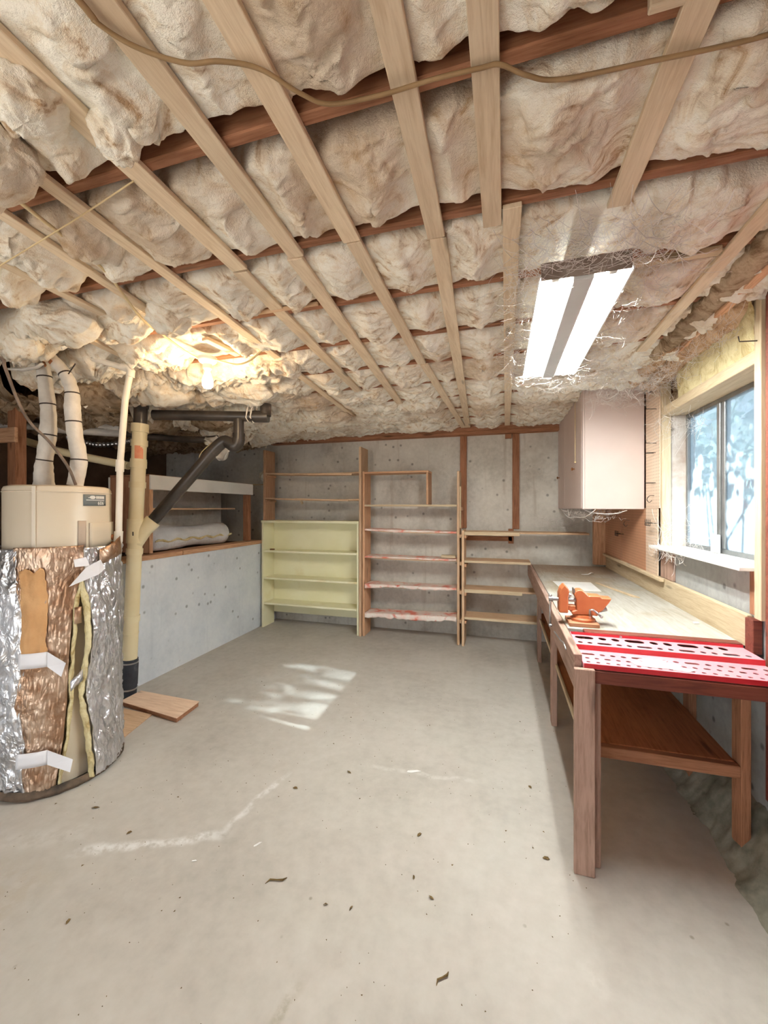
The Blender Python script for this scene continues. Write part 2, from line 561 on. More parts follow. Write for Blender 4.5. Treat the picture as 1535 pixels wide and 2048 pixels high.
def pegboard_material(name, c0, c1):
    nt = NT(name)
    v = nt.vec(world=True)
    sep = nt.n('ShaderNodeSeparateXYZ'); nt.link(v, sep.inputs[0])
    fy = nt.math('SUBTRACT', nt.math('FRACT', nt.math('MULTIPLY', sep.outputs[1], 39.4)), 0.5)
    fz = nt.math('SUBTRACT', nt.math('FRACT', nt.math('MULTIPLY', sep.outputs[2], 39.4)), 0.5)
    r2 = nt.math('ADD', nt.math('MULTIPLY', fy, fy), nt.math('MULTIPLY', fz, fz))
    hole = smooth_mask(nt, r2, 0.045, 0.03)
    col = nt.ramp(nt.noise(v, 2.0, 5), [(0.3, c0), (0.7, c1)])
    col = nt.mix(nt.math('MULTIPLY', hole, 0.45), col, (110, 76, 58))
    return nt.fin(col, 0.7)


PEG = pegboard_material('pegboard_pale', (216, 188, 164), (230, 206, 182))
PEG_DARK = pegboard_material('pegboard_brown', (186, 134, 102), (206, 156, 124))


def bench_top_material():
    nt = NT('bench_plywood')
    p = nt.vec(world=True)
    g = nt.noise(nt.scaled(p, (6, 0.7, 6)), 5, 6, 0.6, 1.0)
    col = nt.ramp(g, [(0.3, (164, 158, 144)), (0.55, (184, 180, 171)), (0.8, (196, 194, 187))])
    d = smooth_mask(nt, nt.noise(p, 1.6, 6, 0.6), 0.46, 0.62)
    col = nt.mix(nt.math('MULTIPLY', d, 0.6), col, (164, 144, 112))
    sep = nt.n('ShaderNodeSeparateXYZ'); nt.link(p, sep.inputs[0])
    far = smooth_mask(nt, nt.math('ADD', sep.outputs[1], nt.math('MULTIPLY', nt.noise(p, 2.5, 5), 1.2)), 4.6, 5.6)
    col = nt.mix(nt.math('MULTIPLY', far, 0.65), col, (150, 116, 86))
    return nt.fin(col, 0.6)


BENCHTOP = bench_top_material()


def glass_material():
    nt = NT('dusty_window_glass')
    t = nt.n('ShaderNodeBsdfTransparent'); t.inputs[0].default_value = (0.60, 0.68, 0.72, 1)
    g = nt.n('ShaderNodeBsdfGlossy'); g.inputs['Roughness'].default_value = 0.08
    tl = nt.n('ShaderNodeBsdfTranslucent'); tl.inputs[0].default_value = (0.36, 0.44, 0.50, 1)
    p = nt.vec(world=True)
    dust = nt.math('ADD', 0.40, nt.math('MULTIPLY', smooth_mask(nt, nt.noise(p, 5, 6, 0.6), 0.35, 0.7), 0.25))
    m1 = nt.n('ShaderNodeMixShader'); nt.link(dust, m1.inputs[0]); nt.link(t.outputs[0], m1.inputs[1]); nt.link(tl.outputs[0], m1.inputs[2])
    m2 = nt.n('ShaderNodeMixShader'); m2.inputs[0].default_value = 0.05
    nt.link(m1.outputs[0], m2.inputs[1]); nt.link(g.outputs[0], m2.inputs[2])
    nt.link(m2.outputs[0], nt.out.inputs['Surface'])
    return nt.m


GLASS = glass_material()


def leaf_material():
    nt = NT('shrub_leaf')
    oi = nt.noise(nt.vec(world=True), 2.5, 3)
    col = nt.ramp(oi, [(0.3, (150, 172, 168)), (0.7, (196, 210, 204))])
    d = nt.n('ShaderNodeBsdfDiffuse'); tl = nt.n('ShaderNodeBsdfTranslucent')
    nt.link(col, d.inputs[0]); nt.link(col, tl.inputs[0])
    m = nt.n('ShaderNodeMixShader'); m.inputs[0].default_value = 0.5
    nt.link(d.outputs[0], m.inputs[1]); nt.link(tl.outputs[0], m.inputs[2])
    nt.link(m.outputs[0], nt.out.inputs['Surface'])
    return nt.m


LEAF = leaf_material()
TUBE_M = m_emit('fluorescent_tube', (0.95, 1.0, 0.97, 1), TUBE_STRENGTH)
BULB_M = m_emit('glowing_bulb', (1.0, 0.72, 0.42, 1), BULB_STRENGTH)

# ================================================================== THE SETTING
floor = struct(MB().box(XL, XR + 0.2, YF, YB, -0.12, 0.0).build('floor', FLOOR))

# ---- back wall of poured concrete, with top plate and two studs
wall_back = struct(MB().box(-5.5, XR + 0.25, YB, YB + 0.2, 0, 2.97).build('wall_back', CONC_BACK))
bx('top_plate', W['joistX'], wall_back, -3.35, XR - 0.02, YB - 0.13, YB - 0.001, 2.66, 2.70)
bx('top_plate', W['joistX'], wall_back, -3.35, XR - 0.02, YB - 0.12, YB - 0.001, 2.702, 2.80)
bx('stud', W['joistZ'], wall_back, -0.515, -0.43, YB - 0.04, YB - 0.001, 1.43, 2.659)
bx('stud', W['joistZ'], wall_back, 0.150, 0.235, YB - 0.04, YB - 0.001, 1.43, 2.659)
bx('furring_batten', W['joistX'], wall_back, -0.45, 0.15, YB - 0.03, YB - 0.001, 1.27, 1.33)
bx('furring_batten', W['joistX'], wall_back, 0.10, 0.165, YB - 0.03, YB - 0.001, 1.24, 1.43)
bx('batten', W['joistX'], wall_back, 0.06, 0.14, YB - 0.05, YB - 0.001, 2.60, 2.658)

# ---- low concrete wall on the left with its timber sill, and the crawlspace behind it
wall_left = struct(MB().box(XL - 0.15, XL, YF, YB, 0, 1.19).build('wall_left', CONC_LEFT))
bx('sill_plate', W['firY'], wall_left, XL - 0.17, XL + 0.02, 3.55, YB - 0.4, 1.191, 1.24)
bx('sill_plate', W['firY'], wall_left, XL - 0.17, XL + 0.015, YF, 3.547, 1.191, 1.235)
struct(MB().box(-5.4, XL - 0.16, YF, YB, 0.9, 1.17).build('floor_crawlspace', DIRT))
struct(MB().box(-5.5, -5.4, YF, YB, 0.9, 2.97).build('wall_crawlspace', DIRT))
# unseen wall behind the viewer; open doorway added so daylight reaches the ceiling
DX0, DX1, DZ = -2.9, -0.45, 2.35
struct(MB().box(-5.4, DX0, YF - 0.15, YF, 0, 2.97).box(DX1, XR + 0.25, YF - 0.15, YF, 0, 2.97).box(DX0, DX1, YF - 0.15, YF, DZ, 2.97).build('wall_front', CONC_LEFT))
struct(MB().box(DX0, DX0 + 0.09, YF - 0.16, YF + 0.02, 0, DZ).box(DX1 - 0.09, DX1, YF - 0.16, YF + 0.02, 0, DZ).box(DX0 + 0.09, DX1 - 0.09, YF - 0.16, YF + 0.02, DZ - 0.09, DZ).build('added_door_1', W['pineZ']))
struct(MB().box(-9, 6, -12, YF - 0.17, -0.12, -0.02).build('added_ground_slab', FLOOR))  # unseen slab added with the doorway, kept pale to bounce daylight

# ---- right wall: concrete below, framing, window and pegboard above
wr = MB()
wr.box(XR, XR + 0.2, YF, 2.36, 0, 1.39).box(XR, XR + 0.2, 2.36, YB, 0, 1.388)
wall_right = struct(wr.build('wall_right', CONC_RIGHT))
sh = MB()
sh.box(XR + 0.03, XR + 0.2, 3.575, YB, 1.39, 2.97)
sh.box(XR + 0.03, XR + 0.2, YF, 2.365, 1.39, 2.97)
sh.box(XR + 0.12, XR + 0.2, 2.365, 3.575, 2.47, 2.97)
sh.build('sheathing', W['joistY'], wall_right)
bx('header', W['pineY'], wall_right, XR - 0.03, XR + 0.2, 2.365, 3.57, 2.405, 2.47)
bx('stud', W['pineZ'], wall_right, XR - 0.04, XR + 0.03, 2.31, 2.362, 1.165, 2.86)
bx('stud', W['pineZ'], wall_right, XR - 0.03, XR + 0.03, 3.535, 3.575, 1.41, 2.90)
bx('backer_board', W['joistZ'], wall_right, XR - 0.02, XR - 0.001, 2.363, 2.44, 1.17, 1.388)
bx('backer_board', W['benchZ'], wall_right, XR - 0.02, XR - 0.001, 3.37, 3.60, 1.165, 1.383)
bx('wall_panel', MAROON, wall_right, XR - 0.025, XR - 0.001, 0.6, 2.305, 0.33, 2.86)
bx('corner_post', W['firZ'], wall_right, XR - 0.16, XR - 0.001, 5.22, 5.30, 1.03, 1.69)
bx('pegboard_panel', PEG, wall_right, XR - 0.04, XR - 0.032, 3.56, 3.86, 1.70, 2.90, bevel=0)
bx('pegboard_panel', PEG, wall_right, XR - 0.04, XR - 0.032, 3.60, 3.86, 1.17, 1.698, bevel=0)
bx('pegboard_panel', PEG_DARK, wall_right, XR - 0.04, XR - 0.032, 3.865, 4.55, 1.17, 1.70, bevel=0)
bx('pegboard_panel', PEG_DARK, wall_right, XR - 0.04, XR - 0.032, 4.565, 5.21, 1.17, 1.70, bevel=0)
jb = bx('window_jamb', m_concrete('plaster_jamb', [(0.3, (176, 152, 134)), (0.5, (206, 194, 184)), (0.7, (218, 210, 204))], (132, 108, 92), 0.8, scale=5),
        wall_right, XR - 0.02, XR + 0.17, 3.552, 3.574, 1.405, 2.404)


def lumpy_sheet(name, mat, parent, P, amp, freq, nrm, ins=True):
    """Displaces a grid P (m, n, 3) of points along nrm by billowy noise."""
    q = P * freq
    b = np.abs(perlin(q[..., 0], q[..., 1], q[..., 2])) + 0.5 * np.abs(perlin(q[..., 0] * 2.3, q[..., 1] * 2.3, q[..., 2] * 2.3 + 5)) \
        + 0.25 * np.abs(perlin(q[..., 0] * 5, q[..., 1] * 5, q[..., 2] * 5 + 9))
    return MB().grid(P + np.array(nrm) * (amp * b)[..., None]).build(name, mat, parent, smooth=True, normals=False)


# batt over the window, curling away from the stud on its far edge
yy, zz = np.meshgrid(np.linspace(2.36, 3.50, 70), np.linspace(2.468, 2.90, 34), indexing='ij')
xx = XR - 0.005 + 0.05 * ((zz - 2.468) / 0.43) * 0 - 0.03 * np.sin(np.pi * (zz - 2.468) / 0.45) + 0.09 * sstep(3.22, 3.45, yy + 0.25 * (zz - 2.6))
lumpy_sheet('insulation_batt', INS_YEL, wall_right, np.stack([xx, yy, zz], -1), 0.03, 6.0, (-1, 0, 0))
yy, zz = np.meshgrid(np.linspace(3.30, 3.54, 22), np.linspace(2.468, 2.90, 40), indexing='ij')
lumpy_sheet('insulation_batt', INS_DARK, wall_right, np.stack([XR + 0.07 + 0 * yy, yy, zz], -1), 0.07, 11.0, (-1, 0, 0))
# rolled batt edge where ceiling meets the wall
for (y0, y1, x, z, r, m) in ((1.2, 2.3, XR - 0.02, 2.80, 0.13, INS), (2.37, 3.86, XR - 0.045, 2.725, 0.085, INS_TAN), (1.2, 3.3, XR - 0.185, 2.765, 0.062, INS_DARK), (2.9, 3.86, XR - 0.17, 2.755, 0.06, INS_TAN)):
    t, a = np.meshgrid(np.linspace(0, 1, int((y1 - y0) * 60)), np.linspace(0, 2 * math.pi, 26), indexing='ij')
    rr = r * (1 + 0.30 * fbm(t * 9 * (y1 - y0), np.cos(a) * 1.2 + 7, np.sin(a) * 1.2, 4) + 0.10 * perlin(t * 34 * (y1 - y0), np.cos(a) * 4, np.sin(a) * 4)) * np.clip(np.minimum(t, 1 - t) * 12, 0.02, 1) ** 0.5
    P = np.stack([x + rr * np.cos(a), y0 + (y1 - y0) * t, z + rr * np.sin(a)], -1)
    MB().grid(P).build('insulation_roll_edge', m, wall_right, smooth=True, normals=False)

MB().beam((XR - 0.17, 1.1, 2.74), (XR - 0.10, 3.15, 2.72), 0.04, 0.055).build('rim_board', W['firY'], wall_right, bevel=0.003)

# ---- window: aluminium slider with two panes, sill
fr = MB()
X0, X1 = XR + 0.13, XR + 0.17
WY0, WY1, WZ0, WZ1 = 2.365, 3.55, 1.41, 2.404
fr.box(X0, X1, WY0, WY1, WZ0, WZ0 + 0.03).box(X0, X1, WY0, WY1, WZ1 - 0.03, WZ1)
fr.box(X0, X1, WY0, WY0 + 0.03, WZ0 + 0.03, WZ1 - 0.03).box(X0, X1, WY1 - 0.025, WY1, WZ0 + 0.03, WZ1 - 0.03)
ALU = m_noise('aluminium', [(0.3, (128, 128, 128)), (0.7, (152, 152, 152))], 8, 0.4, 0.0, metal=0.6)
window_1 = struct(fr.build('window_1', ALU, bevel=0.002))
bx('mullion', ALU, window_1, X0 - 0.012, X1 - 0.002, 3.035, 3.075, WZ0 + 0.031, WZ1 - 0.031)
bx('meeting_stile', ALU, window_1, X0 - 0.004, X1 - 0.01, 2.995, 3.033, WZ0 + 0.031, WZ1 - 0.031)
bx('window_pane', GLASS, window_1, X0 + 0.018, X0 + 0.022, 3.076, WY1 - 0.026, WZ0 + 0.031, WZ1 - 0.031, bevel=0)
bx('window_pane', GLASS, window_1, X0 + 0.006, X0 + 0.010, WY0 + 0.031, 2.994, WZ0 + 0.031, WZ1 - 0.031, bevel=0)
bx('window_sill', WHITE, window_1, XR - 0.10, X0 - 0.001, 2.365, 3.60, 1.391, 1.411)
bx('latch_rail', WHITE, window_1, X0 - 0.03, X0 - 0.013, 3.02, 3.11, 1.412, 1.53)

# ---- ceiling: subfloor, joists, furring strips and insulation batts
ceiling = struct(MB().box(-5.4, XR + 0.2, YF, YB, 2.97, 3.02).build('ceiling', W['joistX']))
for y in JOISTS:
    if y < YB - 0.1:
        bx('joist', W['joistX'], ceiling, -5.38, XR + 0.02, y - 0.019, y + 0.019, JZ, 2.968, bevel=0.004)

ST = []   # furring strips (x0, y0, x1, y1, width)
def strip(x0, y0, x1, y1, w, dz=0.0):
    ST.append((x0, y0, x1, y1, w))
    MB().beam((x0, y0, JZ - 0.011 + dz), (x1, y1, JZ - 0.011 + dz), w, 0.019).build('furring_strip', W['stripY'], ceiling, bevel=0.002)

strip(-1.05, -1.6, -1.10, 1.515, 0.075)
strip(-1.115, 1.535, -1.23, 3.40, 0.070, 0.004)
strip(-0.74, -1.6, -0.815, 1.50, 0.068)
strip(-0.83, 1.51, -0.97, 3.90, 0.068)
strip(-0.54, -1.6, -0.56, 1.475, 0.070)
strip(-0.555, 1.482, -0.548, 2.87, 0.060)
strip(-0.535, 2.90, -0.46, 5.30, 0.060)
strip(-0.195, -1.6, -0.238, 1.545, 0.066)
strip(-0.232, 1.55, -0.405, 5.30, 0.066)
strip(-0.062, -1.6, -0.028, 1.54, 0.066)
strip(0.040, 1.462, 0.085, 5.30, 0.064)
strip(0.44, -1.6, 0.392, 1.56, 0.070)
strip(0.91, 1.0, 0.905, 3.05, 0.062)
strip(-2.02, 0.2, -2.07, 1.66, 0.050)
strip(-2.35, 1.2, -2.56, 2.45, 0.052)
strip(-1.62, 0.3, -1.83, 1.90, 0.052)
strip(-1.38, 0.4, -1.50, 2.60, 0.056)
strip(-1.52, 2.62, -1.62, 4.3, 0.056, 0.004)
bx('nailing_batten', W['pineX'], ceiling, 0.545, 0.86, 1.925, 1.962, JZ - 0.030, JZ - 0.003)
bx('nailing_batten', W['shelfX'], ceiling, -1.34, -0.90, 1.872, 1.890, JZ - 0.022, JZ - 0.004)
bx('joist_sister', W['stripX'], ceiling, 0.30, XR - 0.13, 0.955, 0.975, JZ - 0.02, 2.90)
MB().beam((-1.75, 2.06, JZ - 0.02), (-1.70, 2.32, JZ - 0.03), 0.05, 0.02).build('furring_strip', W['stripY'], ceiling, bevel=0.002)


ST += [(-1.87, 2.12, -1.87, 2.34, 0.30), (0.315, 1.68, 0.315, 2.94, 0.36)]   # lamps also hold the wool up


def strip_dist(x, y):
    d = np.full(x.shape, 9.0)
    for (x0, y0, x1, y1, w) in ST:
        t = np.clip(((y - y0) / (y1 - y0)), 0, 1)
        sx = x0 + (x1 - x0) * t
        dy = np.maximum(0, np.maximum(y0 - y, y - y1))
        d = np.minimum(d, np.hypot(np.abs(x - sx), dy) - w / 2)
    return np.maximum(d, 0)


def billow(x, y, f, s):
    wx = x + 0.10 * perlin(x * 2.5 + s, y * 2.5, 1.3); wy = y + 0.10 * perlin(x * 2.5, y * 2.5 + s, 8.1)
    return np.abs(perlin(wx * f * 0.8 + s, wy * f, s * 0.7)) * 1.6


def batt(j0, j1, x0, x1, step, seed):
    """One insulation batt hung between two joists; ragged edges, pressed up by the furring strips."""
    ya, yb = j0 + 0.019, j1 - 0.019
    nx = max(8, int((x1 - x0) / step)); nv = max(10, int(0.62 / step))
    X, V = np.meshgrid(np.linspace(x0, x1, nx), np.linspace(0, 1, nv), indexing='ij')
    xs = X[:, 0]
    near = float(sstep(1.6, 3.2, np.array(ya)))
    eL = np.clip(-0.024 + 0.022 * near + 0.075 * fbm(xs * 3.2, 0 * xs + seed * 3.1, 0.4, 5), -0.07, 0.030)
    eR = np.clip(-0.010 + 0.014 * near + 0.075 * fbm(xs * 3.2, 0 * xs + seed * 5.3 + 40, 0.9, 5), -0.06, 0.032)
    Y = (ya - eL[:, None]) * (1 - V) + (yb + eR[:, None]) * V
    d = strip_dist(X, Y)
    pill = 0.06 + 0.94 * sstep(0.0, 0.13, d)
    edge = np.minimum(V, 1 - V)
    mid = np.clip(edge / 0.22, 0, 1) ** 0.6
    left = sstep(-1.4, -3.0, X)
    sag = 0.046 * billow(X, Y, 3.6, seed) + 0.030 * billow(X, Y, 8.0, seed + 4) + 0.026 * billow(X, Y, 17.0, seed + 9) + 0.013 * billow(X, Y, 38.0, seed + 2)
    sag = sag * (0.9 + 0.7 * left) * (1 - 0.45 * sstep(4.3, 5.2, Y))
    sag = sag + 0.020 * mid + 0.05 * left * (0.5 + fbm(X * 2, Y * 2, seed, 2)) + 0.09 * sstep(-3.0, -3.5, X)
    cover = sstep(0.15, 0.45, fbm(X * 1.1 + 31, Y * 1.1, 0.2, 2)) * sstep(1.7, 2.6, Y) * sstep(-0.6, -1.3, X) * sstep(0.18, 0.4, np.hypot(X + 1.87, Y - 2.23))      # loose wool hanging over a strip
    pill = np.maximum(pill, 0.75 * cover)
    curl = (1 - sstep(0.0, 0.10, edge)) ** 1.5
    Z = JZ + 0.004 - sag * pill * (0.35 + 0.65 * mid) + 0.15 * curl
    X2 = X + 0.035 * perlin(X * 7, Y * 7, seed + 0.3) + 0.022 * perlin(X * 19, Y * 19, seed + 0.6)
    Y2 = Y + (0.035 * perlin(X * 7 + 50, Y * 7, seed + 0.3) + 0.022 * perlin(X * 19, Y * 19 + 70, seed + 0.6)) * mid
    P = np.stack([X2, Y2, Z], -1)
    m, n = P.shape[:2]
    idx = np.arange(m * n).reshape(m, n)
    F = np.stack([idx[:-1, :-1], idx[:-1, 1:], idx[1:, 1:], idx[1:, :-1]], -1).reshape(-1, 4)
    me = bpy.data.meshes.new('insulation_batt')
    c = P.reshape(-1, 3).mean(0)
    me.vertices.add(m * n); me.vertices.foreach_set('co', (P.reshape(-1, 3) - c).ravel())
    me.loops.add(F.size); me.loops.foreach_set('vertex_index', F.ravel())
    me.polygons.add(len(F)); me.polygons.foreach_set('loop_start', np.arange(0, F.size, 4)); me.polygons.foreach_set('use_smooth', np.ones(len(F), bool))
    me.materials.append(INS)
    me.update(calc_edges=True)
    o = bpy.data.objects.new('insulation_batt', me)
    COL.objects.link(o); o.parent = ceiling; o.location = Vector(c) - wloc(ceiling)
    return o


jj = [y for y in JOISTS if y < YB - 0.1] + [YB - 0.13]
for k in range(len(jj) - 1):
    fine = jj[k + 1] > 0.4
    batt(jj[k], jj[k + 1], XL - 0.1, XR + 0.02, 0.011 if fine else 0.05, 3.0 + 1.37 * k)
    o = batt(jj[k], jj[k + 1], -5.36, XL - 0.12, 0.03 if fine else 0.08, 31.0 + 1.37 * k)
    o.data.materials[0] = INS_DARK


# tufts of wool hanging loose from the batts
def tuft(c, rx, ry, h, seed, mat=INS):
    a, t = np.meshgrid(np.linspace(0, 2 * math.pi, 56), np.linspace(0.02, 1, 40), indexing='ij')
    prof = np.sqrt(np.clip(1 - (2 * t - 1) ** 2, 0, 1)) * (0.75 + 0.25 * t)
    ux, uy, uz = prof * np.cos(a), prof * np.sin(a), t * 2
    nz = 1 + 0.45 * fbm(ux * 1.3 + seed, uy * 1.3, uz * 1.3 + seed, 4) + 0.12 * np.abs(perlin(ux * 5, uy * 5 + seed, uz * 5))
    P = np.stack([c[0] + rx * ux * nz, c[1] + ry * uy * nz, c[2] - h * t * (1 + 0.35 * fbm(ux * 1.5, uy * 1.5 + seed, 0.0, 4))], -1)
    return MB().grid(P).build('insulation_tuft', mat, ceiling, smooth=True, normals=False)


tuft((-1.42, 0.76, 2.84), 0.17, 0.13, 0.26, 1.0)
tuft((-1.16, 0.72, 2.84), 0.10, 0.10, 0.17, 2.0)
tuft((-1.02, 0.86, 2.84), 0.07, 0.07, 0.17, 3.0)
tuft((-1.72, 1.75, 2.84), 0.10, 0.13, 0.20, 4.0)
tuft((-2.3, 1.62, 2.84), 0.20, 0.17, 0.22, 5.0)
tuft((-2.75, 1.68, 2.84), 0.17, 0.12, 0.25, 6.0)
tuft((-1.50, 2.62, 2.84), 0.12, 0.14, 0.18, 7.0)
tuft((-2.1, 3.0, 2.84), 0.30, 0.20, 0.22, 8.0)
tuft((-2.75, 2.75, 2.84), 0.26, 0.24, 0.26, 9.0)
tuft((-1.9, 4.2, 2.84), 0.30, 0.22, 0.20, 10.0)
tuft((-2.7, 4.4, 2.84), 0.34, 0.3, 0.24, 11.0)
tuft((-0.98, 4.9, 2.84), 0.30, 0.16, 0.19, 12.0)
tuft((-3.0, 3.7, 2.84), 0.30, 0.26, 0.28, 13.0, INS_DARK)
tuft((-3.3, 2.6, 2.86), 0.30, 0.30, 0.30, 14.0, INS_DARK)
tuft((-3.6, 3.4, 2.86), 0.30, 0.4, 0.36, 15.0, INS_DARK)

# concrete footing along the right wall, under the bench
u, v = np.meshgrid(np.linspace(0.93, XR + 0.01, 40), np.linspace(0.9, 4.2, 300), indexing='ij')
uu = u + 0.05 * fbm(u * 1.5, v * 3, 4.0, 4)
zz = -0.01 + 0.32 * sstep(0.99, 1.30, uu) + 0.05 * fbm(u * 9, v * 9, 2.0, 5) * sstep(0.98, 1.06, uu)
MB().grid(np.stack([u, v, np.maximum(zz, -0.01)], -1)).build('footing', CONC_ROUGH, wall_right, smooth=True, normals=False)

# what stands outside the window
struct(MB().box(XR + 0.25, 9, -4, 10, 0.9, 1.1).build('ground_outside', DIRT))
# ================================================================== THINGS
def curved_patch(c, r, a0, a1, z0, z1, na=14, nz=6, bulge=0.0, wob=0.0, seed=0.0, rag=0.0):
    """Grid on a vertical cylinder; angles in degrees; z0/z1 may be functions of 0..1 along the angle."""
    A, T = np.meshgrid(np.radians(np.linspace(a0, a1, na)), np.linspace(0, 1, nz), indexing='ij')
    S = (A - A.min()) / (A.max() - A.min())
    f0 = z0(S) if callable(z0) else z0; f1 = z1(S) if callable(z1) else z1
    Z = f0 * (1 - T) + f1 * T
    if rag:
        A = A + np.radians(rag) * fbm(Z * 7, seed + 3.0 * S, 0.7, 4) * (2 * np.abs(S - 0.5))
        Z = Z + 0.06 * rag / 5.0 * fbm(A * 9, seed + 2.0 * T, 1.7, 4) * (2 * np.abs(T - 0.5))
    R = r + bulge * np.sin(np.pi * S) * np.sin(np.pi * T) + wob * fbm(A * 6 + seed, Z * 6, seed, 4)
    return np.stack([c[0] + R * np.cos(A), c[1] + R * np.sin(A), Z], -1)


def solid(o, t, off=0):
    m = o.modifiers.new('solidify', 'SOLIDIFY'); m.thickness = t; m.offset = off
    return o


# ------------------------------------------------------------------ water heater in its foil blanket
HC = (-2.79, 1.94)
wh = thing('water_heater', (HC[0], HC[1], 0), 'beige water heater wrapped in torn foil insulation blanket', 'water heater')
MB().lathe([(0.28, 0.03), (0.28, 1.815), (0.272, 1.832), (0.25, 1.84), (0.02, 1.846)], (HC[0], HC[1], 0), n=64).build('tank', TANK, wh, smooth='auto')
tank = wh.children[0]
MB().lathe([(0.2815, 1.795), (0.2835, 1.799), (0.2835, 1.80), (0.2815, 1.804)], (HC[0], HC[1], 0), n=64).build('lid_seam', TANK, tank, smooth=True)
o = MB().grid(curved_patch(HC, 0.284, -62, -58, 1.46, 1.83, 3, 3)).build('tank_seam', TANK, tank); solid(o, 0.004)
o = MB().grid(curved_patch(HC, 0.286, -4, 46, 1.44, 1.605, 16, 4)).build('access_panel', TANK, wh, smooth=True); solid(o, 0.012)
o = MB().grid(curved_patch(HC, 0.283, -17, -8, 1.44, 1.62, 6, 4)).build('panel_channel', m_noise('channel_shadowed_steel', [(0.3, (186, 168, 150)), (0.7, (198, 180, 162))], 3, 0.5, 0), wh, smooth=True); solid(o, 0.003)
o = MB().grid(curved_patch(HC, 0.2825, -11, 22, 1.715, 1.787, 14, 4)).build('badge', BADGE, wh, smooth=True); solid(o, 0.003)
badge = o


def on_tank(pts, a0, z0, r=0.2855):
    return [(HC[0] + r * math.cos(a0 + x / r), HC[1] + r * math.sin(a0 + x / r), z0 + y) for x, y in pts]


bm_ = MB()
A0 = math.radians(-8)
def bar(x0, x1, y0, y1):
    n = 6
    top = [(x0 + (x1 - x0) * i / n, y1) for i in range(n + 1)]; bot = [(x0 + (x1 - x0) * i / n, y0) for i in range(n + 1)]
    bm_.add(on_tank(bot + top, A0, 1.715), [(i, i + 1, n + 2 + i, n + 1 + i) for i in range(n)])
bar(0.0, 0.128, 0.0335, 0.038)                          # white rule under the maker's mark
n = 18                                                   # oval mark
bm_.add(on_tank([(0.040 + 0.019 * math.cos(2 * math.pi * i / n), 0.053 + 0.011 * math.sin(2 * math.pi * i / n)) for i in range(n)], A0, 1.715), [tuple(range(n))])
bar(0.012, 0.026, 0.049, 0.053)
for k in range(5):                                       # blurred five letter word
    bar(0.063 + k * 0.0133, 0.063 + k * 0.0133 + 0.0115, 0.0445, 0.0615)
o = bm_.build('badge_print', WHITE, badge); solid(o, 0.001)
tcu = bpy.data.curves.new('digits', 'FONT'); tcu.body = '606'; tcu.size = 0.034; tcu.resolution_u = 3
tob = bpy.data.objects.new('digits', tcu); COL.objects.link(tob)
bpy.context.view_layer.update()
tme = bpy.data.meshes.new_from_object(tob.evaluated_get(bpy.context.evaluated_depsgraph_get()))
COL.objects.unlink(tob); bpy.data.objects.remove(tob)
td = MB(); td.add(on_tank([(v.co.x * 1.0 + 0.074, v.co.y + 0.005) for v in tme.vertices], A0, 1.715), [tuple(p.vertices) for p in tme.polygons])
o = td.build('badge_digits', WHITE, badge); solid(o, 0.001)

# blanket: slit edges as angle (degrees) against height
SZ = [0.02, 0.12, 0.33, 0.55, 0.75, 0.95, 1.10, 1.22, 1.30]
SL = [-39, -37, -32, -29, -28, -26, -24, -20, -15]
SR = [-6, -7, -8, -13, -11, -10, -11, -14, -14.5]


def blanket(name, mat, aL, aR, na, z0, z1, r, amp, seed, flare=0.0):
    T, S = np.meshgrid(np.linspace(0, 1, 130), np.linspace(0, 1, na * 2), indexing='ij')
    Z = z0 + (z1 - z0) * T
    l = np.interp(Z, SZ, aL) if isinstance(aL, list) else aL + 0 * Z
    rr = np.interp(Z, SZ, aR) if isinstance(aR, list) else aR + 0 * Z
    A = np.radians(l + (rr - l) * S)
    fl = flare * (1 - S) ** 2 * (0.5 + 0.5 * np.sin(Z * 7 + 1)) if flare else 0
    R = r + amp * (0.6 * fbm(A * 5 + seed, Z * 4, seed, 3) + 0.5 * np.abs(fbm(A * 9, Z * 9 + seed, seed + 3, 4)) + 0.22 * perlin(A * 36, Z * 24, seed) + 0.25 * np.abs(perlin(A * 14 + Z * 5, Z * 16 - A * 4, seed + 1))) + fl
    P = np.stack([HC[0] + R * np.cos(A), HC[1] + R * np.sin(A), Z], -1)
    o = MB().grid(P).build(name, mat, wh, smooth=True); solid(o, 0.004)
    return P


SB = [-64, -69, -66, -72, -67, -63, -66, -71, -74]
blanket('blanket_foil', FOIL, -178, [a + 3 for a in SB], 40, 0.05, 1.46, 0.326, 0.034, 1.0)
Pl = blanket('blanket_brown_reflection', FOIL_BR, SB, SL, 36, 0.04, 1.47, 0.330, 0.022, 2.0)
Pr = blanket('blanket_foil', FOIL, SR, 92, 56, 0.03, 1.455, 0.330, 0.042, 3.0, 0.035)
blanket('blanket_foil', FOIL, 92, 182, 20, 0.05, 1.46, 0.325, 0.02, 4.0)
# yellow wool showing at both edges of the slit
for (P, sgn, t) in ((Pl[:, -1], 1, 0.055), (Pr[:, 0], -1, 0.05)):
    ss = np.linspace(0, 1, 7)
    G = []
    for i, p in enumerate(P):
        z = p[2]
        if z > 1.28:
            continue
        a = math.atan2(p[1] - HC[1], p[0] - HC[0]); rad = math.hypot(p[0] - HC[0], p[1] - HC[1])
        row = []
        for s_ in ss:
            rr = rad + 0.006 + 0.012 * float(perlin(z * 14, s_ * 2, 2.5)) - t * s_; aa = a + sgn * (0.045 * math.sin(math.pi * s_) + 0.03 + 0.05 * float(fbm(np.array(z * 9), s_ * 2, 5.5, 3)))
            row.append((HC[0] + rr * math.cos(aa), HC[1] + rr * math.sin(aa), z))
        G.append(row)
    o = MB().grid(np.array(G)).build('fibreglass_edge', INS_YEL, wh, smooth=True); solid(o, 0.012)
